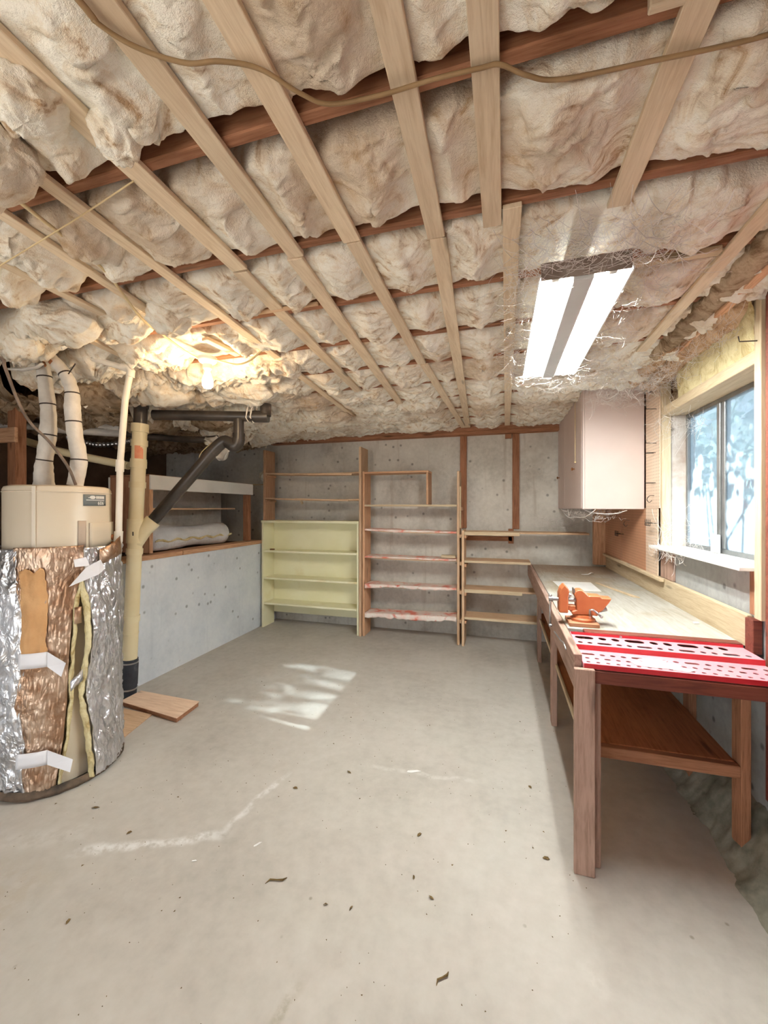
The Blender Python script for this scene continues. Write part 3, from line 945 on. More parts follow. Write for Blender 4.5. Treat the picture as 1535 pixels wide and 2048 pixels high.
o = MB().grid(curved_patch(HC, 0.346, -66, -45, 0.80, 1.34, 22, 40, 0.010, 0.022, 6.0, 6.0)).build('kraft_patch', KRAFT, wh, smooth=True); solid(o, 0.003)


def tape(a0, a1, z0, z1, r, fold=None):
    o = MB().grid(curved_patch(HC, r, a0, a1, z0, z1, 10, 4, 0.004, 0.004, a0)).build('tape_strip', TAPE, wh, smooth=True); solid(o, 0.002)
    if fold:
        o2 = MB().add(fold, [(0, 1, 2, 3)] if len(fold) == 4 else [(0, 1, 2)]).build('tape_flap', TAPE, wh); solid(o2, 0.002)


def cp(a, z, r):
    a = math.radians(a)
    return (HC[0] + r * math.cos(a), HC[1] + r * math.sin(a), z)


tape(-66, -44, 0.775, 0.862, 0.358, [cp(-44, 0.775, 0.36), cp(-44, 0.862, 0.36), cp(-31, 0.79, 0.40), cp(-34, 0.715, 0.40)])
tape(-68, -44, 0.205, 0.290, 0.358, [cp(-44, 0.205, 0.36), cp(-44, 0.290, 0.36), cp(-26, 0.205, 0.39), cp(-28, 0.135, 0.39)])
o = MB().add([cp(-29, 1.235, 0.40), cp(-16, 1.34, 0.385), cp(-3, 1.375, 0.375), cp(2, 1.315, 0.375), cp(-5, 1.285, 0.38)], [(0, 1, 2, 3, 4)]).build('tape_flap', TAPE, wh); solid(o, 0.002)
o = MB().add([cp(-25, 1.39, 0.37), cp(-15, 1.40, 0.365), cp(-12, 1.345, 0.37), cp(-24, 1.345, 0.37)], [(0, 1, 2, 3)]).build('tape_flap', TAPE, wh); solid(o, 0.002)
o = MB().grid(curved_patch(HC, 0.355, -27, -17, lambda s: 0.60 + 0.05 * s, lambda s: 0.66 + 0.06 * s, 8, 4, 0.01, 0.02, 3)).build('foil_tab', FOIL, wh, smooth=True); solid(o, 0.002)
o = MB().grid(curved_patch(HC, 0.352, -24, -18, 1.0, 1.10, 6, 4, 0.01, 0.02, 8)).build('foil_tab', FOIL_BR, wh, smooth=True); solid(o, 0.002)
o = MB().grid(curved_patch(HC, 0.352, -2, 30, lambda s: 1.34 + 0.05 * s, lambda s: 1.435 + 0.075 * s, 14, 6, 0.015, 0.03, 12)).build('foil_fold', FOIL_BR, wh, smooth=True); solid(o, 0.004)
o = MB().grid(curved_patch(HC, 0.351, -6, 6, 0.16, 0.245, 6, 4, 0.0, 0.0)).build('blanket_tag', PAPER, wh, smooth=True); solid(o, 0.001)
prof = []
T, A = np.meshgrid(np.linspace(0, 1, 9), np.linspace(0, 2 * math.pi, 72), indexing='ij')
R = 0.335 + 0.020 * np.sin(np.pi * T) + 0.010 * perlin(A * 6, T * 4, 2.0) + 0.02 * np.maximum(0, perlin(A * 2.2, T, 7.0))
MB().grid(np.stack([HC[0] + R * np.cos(A), HC[1] + R * np.sin(A), 0.002 + 0.055 * T], -1)).build('base_ring', BLACKRING, wh, smooth=True)

# relief valve on the side
MB().cyl((-2.56, 2.10, 1.455), (-2.535, 2.13, 1.455), 0.016).ball((-2.55, 2.115, 1.50), 0.02).build('relief_valve', COPPER, wh, smooth=True)


# ------------------------------------------------------------------ the two wrapped pipes rising from the heater
def wrapped(name, pts, rads, ties, label, seed):
    t = thing(name, pts[0], label, 'pipe', 'wrapped pipes on the water heater')
    sp = spline(pts, 10)
    rr = np.interp(np.linspace(0, len(rads) - 1, len(sp)), range(len(rads)), rads)
    rr = [r * (1 + 0.10 * float(perlin(i * 0.45, seed, 0.5))) for i, r in enumerate(rr)]
    MB().tube(sp, rr, 16).build('pipe_wrap', WRAP, t, smooth='auto')
    for i in ties:
        j = int(i * (len(sp) - 1)); d = np.array(sp[min(j + 1, len(sp) - 1)]) - np.array(sp[j - 1]); d /= np.linalg.norm(d)
        MB().tube([np.array(sp[j]) - d * 0.004, np.array(sp[j]) + d * 0.004], rr[j] * 1.05, 16).build('tie_wire', DARKWIRE, t, smooth='auto')
    return t


wrapped('wrapped_pipe', [(-2.901, 1.917, 1.847), (-2.901, 1.917, 1.985), (-2.879, 1.923, 2.15), (-2.872, 1.925, 2.316), (-2.888, 1.921, 2.482), (-2.91, 1.914, 2.647), (-2.952, 1.902, 2.80)],
        [0.058, 0.048, 0.046, 0.046, 0.042, 0.040, 0.038], [0.20, 0.38, 0.57, 0.76, 0.93], 'white wrapped pipe rising from the left of the water heater top', 1.0)
wrapped('wrapped_pipe', [(-2.653, 1.937, 1.847), (-2.628, 1.944, 2.012), (-2.653, 1.937, 2.174), (-2.668, 1.932, 2.337), (-2.674, 1.931, 2.467), (-2.721, 1.917, 2.581), (-2.80, 1.89, 2.68), (-2.9, 1.87, 2.80)],
        [0.048, 0.044, 0.044, 0.044, 0.040, 0.036, 0.034, 0.034], [0.15, 0.37, 0.55, 0.70], 'white wrapped pipe bending left from the right of the water heater top', 2.0)
t = tag(MB().tube(spline([(-2.95, 1.50, 2.72), (-2.761, 1.593, 2.565), (-2.733, 1.601, 2.508), (-2.78, 1.692, 2.348), (-2.764, 1.748, 2.224), (-2.701, 1.819, 2.109), (-2.600, 1.854, 1.96), (-2.596, 1.90, 1.848)], 6), 0.0085, 8)
        .build('power_cable', m_noise('grey_cable', [(0.3, (96, 82, 72)), (0.7, (150, 132, 118))], 9, 0.5, 0), smooth=True), 'dark thin cable drooping from the ceiling to the water heater top', 'cable')
st = thing('pipe_strap', (-2.9, 1.87, 2.60), 'rusty metal straps holding the wrapped pipes to the ceiling', 'strap')
MB().beam((-2.90, 1.86, 2.79), (-2.76, 1.865, 2.63), 0.028, 0.003, (0, -1, 0)).build('strap_band', COPPER, st)
MB().beam((-2.92, 1.87, 2.79), (-2.80, 1.86, 2.61), 0.016, 0.003, (0, -1, 0)).build('strap_band', COPPER, st)
MB().tube([(-2.80, 1.84, 2.62), (-2.86, 1.85, 2.605), (-2.98, 1.842, 2.597), (-3.089, 1.81, 2.604)], [0.012, 0.016, 0.016, 0.012], 8, squash=0.5).build('cloth_strip', WRAP, st, smooth=True)
MB().tube([(-2.94, 1.87, 2.70), (-2.84, 1.86, 2.735), (-2.78, 1.86, 2.765)], 0.003, 5).build('tie_wire', DARKWIRE, st)
MB().tube([(-2.66, 1.90, 2.56), (-2.60, 1.90, 2.62)], 0.004, 5).build('tie_wire', DARKWIRE, st)

# ------------------------------------------------------------------ thin white discharge pipe
dp = thing('discharge_pipe', (-2.518, 2.132, 1.47), 'thin white plastic pipe running from beside the heater up to the ceiling', 'pipe')
P = [(-2.518, 2.132, 1.50), (-2.509, 2.135, 1.996), (-2.475, 2.145, 2.442), (-2.440, 2.156, 2.645)]
MB().tube(P, 0.021, 14).build('pipe_run', PVC_WHITE, dp, smooth='auto')
MB().tube([(-2.445, 2.154, 2.652), (-2.60, 2.09, 2.70), (-2.80, 2.02, 2.76)], 0.021, 14).build('pipe_run', PVC_WHITE, dp, smooth='auto')
MB().tube([(-2.443, 2.155, 2.60), (-2.437, 2.157, 2.640), (-2.45, 2.15, 2.664), (-2.49, 2.135, 2.672)], 0.027, 14).build('elbow', PVC_WHITE, dp, smooth='auto')
MB().tube([(-2.5215, 2.131, 1.45), (-2.5205, 2.131, 1.47), (-2.517, 2.132, 1.54)], [0.018, 0.027, 0.027], 14).build('end_cap', PVC_WHITE, dp, smooth='auto')
MB().cyl((-2.511, 2.134, 1.95), (-2.508, 2.135, 2.03), 0.026).build('coupling', PVC_WHITE, dp, smooth='auto')

# ------------------------------------------------------------------ cream drain stack
def sp_(z):
    t_ = z / 2.74
    return (-3.215 + 0.117 * t_, 2.815 + 0.034 * t_, z)


ds = thing('drain_stack', (-3.215, 2.815, 0), 'thick cream plastic drain pipe standing on a black rubber coupling', 'pipe')
MB().tube([sp_(0.30), sp_(1.4), sp_(2.45)], 0.060, 24).build('pipe_run', PVC_CREAM, ds, smooth='auto')
for z0, z1, r in ((0.575, 0.582, 0.0635), (0.68, 0.735, 0.066), (1.285, 1.335, 0.068), (1.385, 1.60, 0.070), (1.88, 1.935, 0.068), (2.06, 2.12, 0.068), (2.10, 2.14, 0.066), (2.255, 2.31, 0.068), (2.38, 2.455, 0.071)):
    MB().tube([sp_(z0), sp_(z1)], r, 24).build('coupling', PVC_CREAM, ds, smooth='auto')
pa = MB().grid(curved_patch(sp_(2.19)[:2], 0.0615, -75, -10, 2.12, 2.26, 8, 3)).build('primer_smear', PVC_RED, ds, smooth=True)
MB().tube([sp_(0.001), sp_(0.10), sp_(0.11), sp_(0.30), sp_(0.345)], [0.066, 0.067, 0.071, 0.071, 0.067], 24).build('rubber_coupling', ABS_BLUE, ds, smooth='auto')
for z in (0.075, 0.31):
    MB().tube([sp_(z), sp_(z + 0.012)], 0.0725, 24).build('hose_clamp', STEEL, ds, smooth='auto')
MB().tube([sp_(1.36), (-3.10, 2.875, 1.50), (-3.045, 2.925, 1.585)], [0.055, 0.066, 0.070], 20).build('wye_branch', PVC_CREAM, ds, smooth='auto')
MB().tube([sp_(2.45), sp_(2.60)], 0.056, 20).tube([sp_(2.60), sp_(2.72)], 0.064, 20).build('black_stub', ABS, ds, smooth='auto')
MB().tube([sp_(2.62), sp_(2.635)], 0.067, 20).build('hose_clamp', STEEL, ds, smooth='auto')
MB().box(-3.118, -3.110, 2.772, 2.780, 1.455, 1.49).build('paint_mark', DARKWIRE, ds)

# ------------------------------------------------------------------ black waste pipes
wp = thing('waste_pipe', (-2.6, 3.1, 1.55), 'black plastic waste pipe slanting up from the cream stack to a trap', 'pipe')
MB().tube([(-3.052, 2.92, 1.578), (-2.531, 3.118, 2.25)], 0.052, 20).build('pipe_run', ABS, wp, smooth='auto')
MB().tube(spline([(-2.556, 3.108, 2.217), (-2.50, 3.128, 2.28), (-2.45, 3.142, 2.315), (-2.405, 3.155, 2.30), (-2.365, 3.165, 2.272), (-2.335, 3.175, 2.29), (-2.322, 3.178, 2.34)], 5), 0.056, 18).build('trap', ABS, wp, smooth='auto')
MB().tube([(-2.322, 3.178, 2.33), (-2.322, 3.178, 2.52)], 0.047, 20).build('riser', ABS, wp, smooth='auto')
MB().tube([(-2.322, 3.178, 2.33), (-2.322, 3.178, 2.39)], 0.054, 20).build('hub', ABS, wp, smooth='auto')
op = thing('overhead_waste_pipe', (-2.6, 3.1, 2.54), 'black waste pipe hung level under the ceiling insulation', 'pipe')
MB().tube([(-3.06, 2.94, 2.556), (-2.15, 3.235, 2.546)], 0.046, 20).build('pipe_run', ABS, op, smooth='auto')
MB().tube([(-2.21, 3.212, 2.546), (-2.06, 3.258, 2.546)], 0.054, 20).build('end_fitting', ABS, op, smooth='auto')
MB().tube([(-2.085, 3.25, 2.55), (-2.085, 3.25, 2.66)], 0.05, 18).build('vent_tee', ABS, op, smooth='auto')
for k, x in enumerate((-2.235, -2.19)):
    MB().tube([(x + 0.06, 3.22, 2.80), (x + 0.01, 3.17, 2.60), (x, 3.165, 2.53), (x, 3.21, 2.488), (x + 0.01, 3.265, 2.54), (x + 0.06, 3.25, 2.80)], 0.008, 6).build('hanger_strap', PVC_WHITE, op, smooth=True)

# ------------------------------------------------------------------ pipes and timbers in the crawlspace
def pipe_thing(name, pts, r, mat, label, ties=()):
    t_ = thing(name, pts[0], label, 'pipe')
    sp2 = spline(pts, 6)
    MB().tube(sp2, r, 12).build('pipe_run', mat, t_, smooth='auto')
    for f in ties:
        j = max(1, int(f * (len(sp2) - 2)))
        MB().tube([sp2[j], np.array(sp2[j]) + 0.12 * (np.array(sp2[j + 1]) - np.array(sp2[j]))], r * 1.1, 12).build('tie_wire', DARKWIRE, t_)
    return t_


pipe_thing('crawlspace_pipe', [(-5.2, 2.78, 2.72), (-4.921, 2.84, 2.70), (-4.626, 2.926, 2.67), (-4.334, 3.063, 2.63), (-3.922, 3.338, 2.56)], 0.045, WRAP, 'upper white wrapped pipe in the dark crawlspace behind the heater', (0.3, 0.55, 0.8))
pipe_thing('crawlspace_pipe', [(-5.2, 2.80, 2.57), (-4.921, 2.84, 2.555), (-4.478, 2.968, 2.53), (-4.334, 3.063, 2.51), (-3.9, 3.346, 2.50)], 0.038, WRAP, 'lower white wrapped pipe in the dark crawlspace behind the heater', (0.25, 0.6))
pipe_thing('crawlspace_pipe', [(-5.2, 2.6, 2.54), (-4.611, 2.722, 2.402), (-3.968, 2.804, 2.227), (-3.27, 2.872, 2.087)], 0.036, PVC_CREAM, 'cream plastic pipe sloping through the crawlspace into the drain stack')
fx = thing('flexible_conduit', (-4.0, 3.2, 2.36), 'short ribbed metal flexible conduit in the crawlspace', 'conduit')
cv = spline([(-4.35, 3.10, 2.44), (-4.209, 3.151, 2.393), (-4.033, 3.202, 2.362), (-3.821, 3.264, 2.383), (-3.70, 3.30, 2.42)], 22)
MB().tube(cv, [0.026 if i % 4 < 2 else 0.018 for i in range(len(cv))], 10).build('ribbed_hose', STEEL, fx, smooth=True)
post = thing('timber_post', (-4.17, 2.54, 1.172), 'brown timber post standing in the crawlspace behind the heater', 'post')
bx('post_timber', W['joistZ'], post, -4.22, -4.12, 2.49, 2.58, 1.172, 2.76)
bx('cross_board', W['firX'], post, -4.9, -4.08, 2.462, 2.488, 2.28, 2.41)
bx('cross_block', W['firX'], post, -4.9, -4.26, 2.40, 2.46, 2.20, 2.27)
rag = MB()
T, S = np.meshgrid(np.linspace(0, 1, 18), np.linspace(0, 1, 10), indexing='ij')
rag.grid(np.stack([-3.02 + 0.30 * S + 0.05 * perlin(T * 5, S * 4), 3.57 + 0.05 * perlin(T * 4, S * 4, 3), 2.45 - (0.05 + 0.20 * np.sin(S * 2.4) ** 2) * T + 0.03 * perlin(S * 6, T * 6, 8)], -1))
o = rag.build('torn_pipe_wrap', WRAP, smooth=True); solid(o, 0.012)
tag(o, 'torn white pipe wrap dangling beside the slanting black pipe', 'pipe wrap')
tag(MB().tube(spline([(-2.97, 3.655, 2.43), (-2.90, 3.45, 2.33), (-2.88, 3.32, 2.22), (-2.86, 3.30, 2.06)], 6), 0.005, 6).build('loose_wire', CABLE_PALE, smooth=True), 'thin pale wire hanging behind the slanting black pipe', 'wire')
pipe_thing('crawlspace_pipe', [(-3.9, 3.35, 2.50), (-3.5, 3.5, 2.46), (-3.15, 3.6, 2.44), (-2.95, 3.68, 2.46)], 0.034, ABS, 'short black pipe in the crawlspace behind the torn wrap')

# ------------------------------------------------------------------ shelf box standing on the low wall
lb = thing('ledge_shelf', (-3.58, 4.1, 1.242), 'open wooden shelf box with a white front board on the low wall', 'shelf')
bx('post', W['firZ'], lb, -3.47, -3.38, 3.20, 3.245, 1.242, 2.02)
bx('post', W['joistZ'], lb, -3.48, -3.40, 4.86, 4.93, 1.242, 1.885)
bx('end_panel', W['joistZ'], lb, -3.90, -3.475, 3.205, 3.225, 1.242, 2.02)
bx('back_panel', CONC_BACK, lb, -3.92, -3.90, 3.20, 4.93, 1.242, 2.02)
bx('fascia', WHITE, lb, -3.385, -3.365, 3.20, 4.93, 1.886, 2.035)
bx('top_board', W['joistY'], lb, -3.90, -3.39, 3.20, 4.93, 2.021, 2.04)
bx('shelf_board', W['shelfY'], lb, -3.88, -3.60, 3.23, 4.85, 1.68, 1.70)
rl = thing('insulation_roll', (-3.53, 3.9, 1.242), 'white paper faced insulation roll lying on the low wall ledge', 'insulation')
T, A = np.meshgrid(np.linspace(0, 1, 60), np.linspace(0, 2 * math.pi, 36), indexing='ij')
R = (1 + 0.10 * fbm(T * 9, np.cos(A) * 1.5, np.sin(A) * 1.5, 4) + 0.10 * np.sin(T * 9)) * np.clip(np.minimum(T, 1 - T) * 16, 0.05, 1) ** 0.5
yy = 3.27 + 1.26 * T
MB().grid(np.stack([-3.52 + 0.115 * R * np.cos(A), yy, 1.248 + np.maximum(0.0, 0.125 + 0.125 * R * np.sin(A))], -1)).build('paper_facing', m_noise('white_foil_paper', [(0.3, (206, 206, 208)), (0.7, (232, 232, 234))], 4, 0.5, 0.7, 14, bdist=0.02), rl, smooth=True)
MB().tube([(-3.405, 3.3 + 0.04 * i, 1.352 + 0.012 * math.sin(i * 1.1)) for i in range(31)], [0.008 + 0.007 * abs(math.sin(i * 0.7)) for i in range(31)], 6).build('wool_edge', INS_YEL, rl, smooth=True)

# clump of stained foam in the corner of the back wall
o = MB().grid(np.stack([(-3.42 + 0.0 * A) + 0.12 * np.cos(A) * np.sin(np.pi * T) * (1 + 0.4 * fbm(T * 4, np.cos(A) * 2, np.sin(A) * 2, 3)),
                        5.36 + 0.08 * np.sin(A) * np.sin(np.pi * T), 2.06 + 0.26 * T + 0.02 * perlin(A, T * 6)], -1)).build('insulation_clump', INS, smooth=True)
tag(o, 'small clump of stained insulation wedged high in the far left corner', 'insulation')
o = bx('wood_lath', W['pineX'], None, -3.75, -3.33, 5.24, 5.30, 2.045, 2.06)
o2 = o; tag(o2, 'short pale lath lying on the ledge under the insulation clump', 'lath')

# ------------------------------------------------------------------ shelving along the back wall
def sag_board(name, mat, parent, x0, x1, y0, y1, z0l, z0r, th, sag=0.0, rough=0.0, n=18, seed=0.0):
    xs = np.linspace(x0, x1, n); t_ = (xs - x0) / (x1 - x0)
    zt = z0l + (z0r - z0l) * t_ - sag * np.sin(np.pi * t_)
    yo = y0 - rough * np.abs(perlin(xs * 5, seed, 0.3))
    mb = MB(); vs = []
    for i in range(n):
        vs += [(xs[i], yo[i], zt[i] - th), (xs[i], y1, zt[i] - th), (xs[i], y1, zt[i]), (xs[i], yo[i], zt[i])]
    fs = [(0, 1, 2, 3), tuple(4 * (n - 1) + k for k in (3, 2, 1, 0))]
    for i in range(n - 1):
        for k in range(4):
            k2 = (k + 1) % 4
            fs.append((4 * i + k, 4 * i + k2, 4 * i + 4 + k2, 4 * i + 4 + k))
    return mb.add(vs, fs).build(name, mat, parent, bevel=0.002)


def liner(parent, x0, x1, y0, y1, z, drop, seed, zr=None):
    """Wrinkled paper on a shelf, hanging over its front edge by a ragged amount."""
    n, m = 60, 14
    S, T = np.meshgrid(np.linspace(0, 1, n), np.linspace(0, 1, m), indexing='ij')
    X = x0 + (x1 - x0) * S
    zb = z + ((zr if zr is not None else z) - z) * S
    dr = drop * (0.35 + 1.1 * np.abs(fbm(X * 4, seed, 0.2, 3)) + 0.8 * np.maximum(0, perlin(X * 2, seed + 9, 0)))
    flat = T < 0.7
    yt = y1 + (y0 - 0.006 - y1) * (T / 0.7)
    Y = np.where(flat, yt, y0 - 0.008 - 0.012 * np.abs(perlin(X * 9, T * 4, seed)))
    Z = np.where(flat, zb + 0.003 + 0.006 * np.abs(perlin(X * 10, T * 5, seed)), zb + 0.003 - dr * (T - 0.7) / 0.3)
    o = MB().grid(np.stack([X, Y, Z], -1)).build('shelf_liner', LINER, parent, smooth=True); solid(o, 0.0015)
    o['label'] = 'red and white shelf liner paper'
    return o


YS0, YS1 = 5.02, 5.28
bc = thing('painted_bookcase', (-2.53, 5.14, 0), 'cream painted low bookcase against the back wall', 'bookcase')
bx('side_panel', CREAM, bc, -3.265, -3.238, YS0 - 0.03, YS1, 0.0, 1.49)
bx('side_panel', CREAM, bc, -1.832, -1.806, YS0 - 0.01, YS1, 0.0, 1.49)
bx('top_board', CREAM, bc, -3.275, -1.80, YS0 - 0.035, YS1, 1.491, 1.525)
bx('back_panel', CREAM, bc, -3.237, -1.833, YS1 - 0.012, YS1, 0.16, 1.489)
for zl in (1.098, 0.715, 0.355):
    bx('shelf_board', CREAM, bc, -3.237, -1.833, YS0 - 0.02, YS1 - 0.013, zl - 0.028, zl)
ps = thing('plank_shelf', (-2.53, 5.14, 1.53), 'raw plank shelf standing on top of the cream bookcase', 'shelf')
bx('upright', W['firZ'], ps, -3.26, -3.225, YS0, YS1, 1.526, 2.53)
bx('upright', W['shelfZ'], ps, -1.796, -1.764, YS0 - 0.03, YS1 - 0.005, 0.0, 2.51)
sag_board('shelf_board', W['shelfX'], ps, -3.224, -1.797, YS0, YS1, 2.205, 2.18, 0.022, 0.012, 0.02, seed=1.0)
sag_board('shelf_board', W['shelfX'], ps, -3.224, -1.797, YS0, YS1, 1.85, 1.822, 0.022, 0.014, 0.03, seed=2.0)
for zl in (2.175, 1.815):
    bx('cleat', W['firY'], ps, -3.224, -3.205, YS0 + 0.01, YS1, zl - 0.03, zl + 0.004)
# splinters of veneer peeling from the shelf edges
MB().beam((-2.55, YS0 - 0.015, 2.165), (-1.9, YS0 - 0.02, 2.15), 0.008, 0.022).build('veneer_strip', W['shelfX'], ps)
MB().beam((-2.65, YS0 - 0.02, 1.80), (-2.62, YS0 - 0.03, 1.76), 0.02, 0.03).build('veneer_strip', W['pineX'], ps)
MB().beam((-2.75, YS0 - 0.01, 1.825), (-1.95, YS0 - 0.015, 1.80), 0.008, 0.02).build('veneer_strip', W['shelfX'], ps)

us = thing('shelving_unit', (-1.11, 5.14, 0), 'tall wooden shelving unit with paper lined shelves and an open box on top', 'shelf')
bx('upright', W['firZ'], us, -1.755, -1.725, YS0 - 0.005, YS1, 0.0, 2.185)
bx('upright', W['shelfZ'], us, -0.515, -0.485, YS0 - 0.005, YS1, 0.0, 2.16)
zs = [(1.745, 1.742), (1.425, 1.405), (1.065, 1.062), (0.695, 0.705), (0.315, 0.345)]
for k, (zl, zr) in enumerate(zs):
    s_ = sag_board('shelf_board', W['pineX' if k == 0 else 'shelfX'], us, -1.724, -0.516, YS0 - 0.01, YS1, zl, zr, 0.024, 0.012 if k else 0.0, 0.0, seed=k * 2.0)
    if k:
        liner(s_, -1.718, -0.522, YS0 - 0.012, YS1 - 0.02, zl - 0.004, (0, 0.045, 0.035, 0.06, 0.10)[k], k * 3.0, zr - 0.004)
    bx('cleat', W['shelfY'], us, -0.484, -0.462, YS0 + 0.0, YS1, zr - 0.075, zr - 0.03)
bx('box_top', W['firX'], us, -1.724, -0.872, YS0, YS1, 2.152, 2.178)
bx('box_side', W['firZ'], us, -0.902, -0.874, YS0, YS1, 1.746, 2.151)
bx('splint', W['pineZ'], us, -0.484, -0.470, YS0 + 0.02, YS0 + 0.05, 1.45, 1.97)

rs = thing('corner_shelving', (0.25, 5.14, 0), 'low rough plank shelving running behind the workbench end', 'shelf')
bx('upright', W['shelfZ'], rs, -0.455, -0.425, YS0 - 0.03, YS1, 0.0, 1.425)
for k, (zl, xr) in enumerate(((1.410, 0.98), (1.056, 0.345), (0.702, 0.98), (0.358, 0.98))):
    zl_ = zl
    bx('shelf_board', W['shelfX'], rs, -0.424, xr, YS0 + (0.03 if k == 0 else 0), YS1 + 0.03, zl_ - 0.022, zl_)
    bx('front_edge', W['pineX'], rs, -0.424, (0.22, 0.345, 0.25, 0.42)[k], YS0 - 0.015, YS0 + (0.029 if k == 0 else -0.001), zl_ - (0.045 if k in (0, 2) else 0.03), zl_ - 0.002)
    bx('cleat', W['firY'], rs, -0.424, -0.40, YS0 - 0.012, YS1 - 0.02, zl_ - 0.085, zl_ - 0.046)
    bx('cleat', W['firY'], rs, -0.4612, -0.4555, YS0 - 0.02, YS0 + 0.04, zl_ - 0.06, zl_ - 0.01)
bx('upright', W['joistZ'], rs, 0.985, 1.02, YS0 + 0.04, YS1, 0.0, 0.86)
tag(bx('wood_block', W['pineX'], None, -0.715, -0.535, 5.03, 5.10, 1.072, 1.108), 'small pale wood block on the middle paper lined shelf', 'wood block')
tag(bx('wood_block', m_noise('brown_scrap', [(0.3, (120, 86, 58)), (0.7, (160, 120, 84))], 9, 0.8, 0), None, -3.16, -3.10, 5.03, 5.07, 1.099, 1.118), 'tiny brown wood scrap on the top inner shelf of the cream bookcase', 'wood scrap')

# ------------------------------------------------------------------ workbench
BT = 1.012
wb = thing('workbench', (0.80, 3.7, 0), 'long wooden workbench with a worn plywood top along the right wall', 'workbench')
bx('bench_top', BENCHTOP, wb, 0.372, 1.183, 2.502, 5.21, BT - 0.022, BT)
bx('side_apron', W['benchY'], wb, 0.335, 0.371, 2.075, 5.40, 0.845, BT - 0.004)
bx('front_apron', MAROON, wb, 0.4185, 1.18, 2.055, 2.09, 0.885, 0.945)
bx('front_rail', MAROON, wb, 0.45, 1.174, 2.4405, 2.501, 0.955, BT + 0.003)
bx('added_dark_board', MAROON, wb, 0.372, 1.09, 2.131, 2.44, 0.885, 0.90)  # dark board added under the rack so its holes read dark
bx('cross_joist', W['benchX'], wb, 0.372, 1.18, 3.36, 3.40, 0.85, BT - 0.023)
bx('cross_joist', W['benchX'], wb, 0.372, 1.18, 4.70, 4.74, 0.85, BT - 0.023)
bx('backsplash', W['pineY'], wb, 1.184, 1.214, 2.43, 5.21, BT - 0.01, 1.163)
bx('ledge_batten', W['pineY'], wb, 1.150, 1.178, 3.46, 5.21, 1.145, 1.172)
bx('leg', W['benchZ'], wb, 0.330, 0.418, 2.03, 2.054, 0.0, 0.955)
bx('leg', W['benchZ'], wb, 0.372, 0.455, 2.092, 2.13, 0.0, 0.955)
bx('leg', W['benchZ'], wb, 0.385, 0.425, 3.36, 3.45, 0.0, 0.845)
bx('leg', W['benchZ'], wb, 0.395, 0.435, 4.70, 4.79, 0.0, 0.845)
for y, z in ((2.30, 0.30), (2.85, 0.31), (3.5, 0.31)):
    bx('leg', W['joistZ'], wb, 1.10, 1.14, y, y + 0.085, z - 0.25, 0.95)  # right legs in darker wood, the dimness under the bench put in their colour
bx('lower_shelf', PLY_OR, wb, 0.43, 1.095, 2.34, 5.0, 0.452, 0.470)
bx('shelf_rail', W['pineY'], wb, 0.412, 0.4285, 2.135, 5.0, 0.452, 0.484)
bx('shelf_bearer', W['joistX'], wb, 0.456, 1.099, 2.30, 2.338, 0.41, 0.468)
bx('end_block', MAROON, wb, 1.175, 1.214, 2.36, 2.428, 0.99, 1.155)
bx('shelf_bearer', W['benchX'], wb, 0.44, 1.12, 3.40, 3.44, 0.41, 0.4515)
bx('shelf_bearer', W['benchX'], wb, 0.44, 1.12, 4.74, 4.78, 0.41, 0.4515)


# ------------------------------------------------------------------ red perforated tool rack at the bench end
def holed_plate(x0, x1, rows, z):
    """rows: (y0, y1, [(cx, half width, half depth)...]) with one hole per cell, cells split midway between holes."""
    mb = MB(); n = 20
    for (y0, y1, hs) in rows:
        xs = [x0] + [(hs[i][0] + hs[i][1] + hs[i + 1][0] - hs[i + 1][1]) / 2 for i in range(len(hs) - 1)] + [x1]
        for i, (cx, hw, hd) in enumerate(hs):
            a, b = xs[i], xs[i + 1]; cy = (y0 + y1) / 2
            inner, outer = [], []
            for k in range(n):
                an = 2 * math.pi * (k + 0.5) / n
                c_, s_ = math.cos(an), math.sin(an)
                ex = max(hw - hd, 0)
                inner.append((cx + (ex if c_ > 0 else -ex) + min(hw, hd) * c_, cy + hd * s_, z))
                tx = ((b - cx) if c_ > 0 else (a - cx)) / c_ if abs(c_) > 1e-6 else 1e9
                ty = ((y1 - cy) if s_ > 0 else (y0 - cy)) / s_ if abs(s_) > 1e-6 else 1e9
                t_ = min(abs(tx), abs(ty))
                outer.append((cx + c_ * t_, cy + s_ * t_, z))
            corners = [(b, y1, z), (a, y1, z), (a, y0, z), (b, y0, z)]
            k0 = len(mb.v)
            mb.add(inner + outer, [(k, (k + 1) % n, n + (k + 1) % n, n + k) for k in range(n)])
            for q, c3 in enumerate(corners):
                th = math.atan2(c3[1] - cy, c3[0] - cx) % (2 * math.pi)
                k = int(math.floor(th / (2 * math.pi) * n - 0.5)) % n
                mb.v.append(tuple(c3)); mb.f.append((k0 + n + k, len(mb.v) - 1, k0 + n + (k + 1) % n))
    return mb


tr = thing('tool_rack', (0.79, 2.25, 0.95), 'red two step metal tool rack with oval holes across the bench end', 'tool rack')
RX0, RX1 = 0.377, 1.173


def pattern(seq, x0, gap):
    hs = []; x = x0
    for w in seq:
        hs.append((x + w, w, None)); x += 2 * w + gap
    return hs


def fill(seq, hd, x0, gap):
    out = []; x = x0; i = 0
    while True:
        w = seq[i % len(seq)]
        if x + 2 * w > RX1 - 0.01:
            break
        out.append((x + w, w, hd)); x += 2 * w + gap; i += 1
    return out


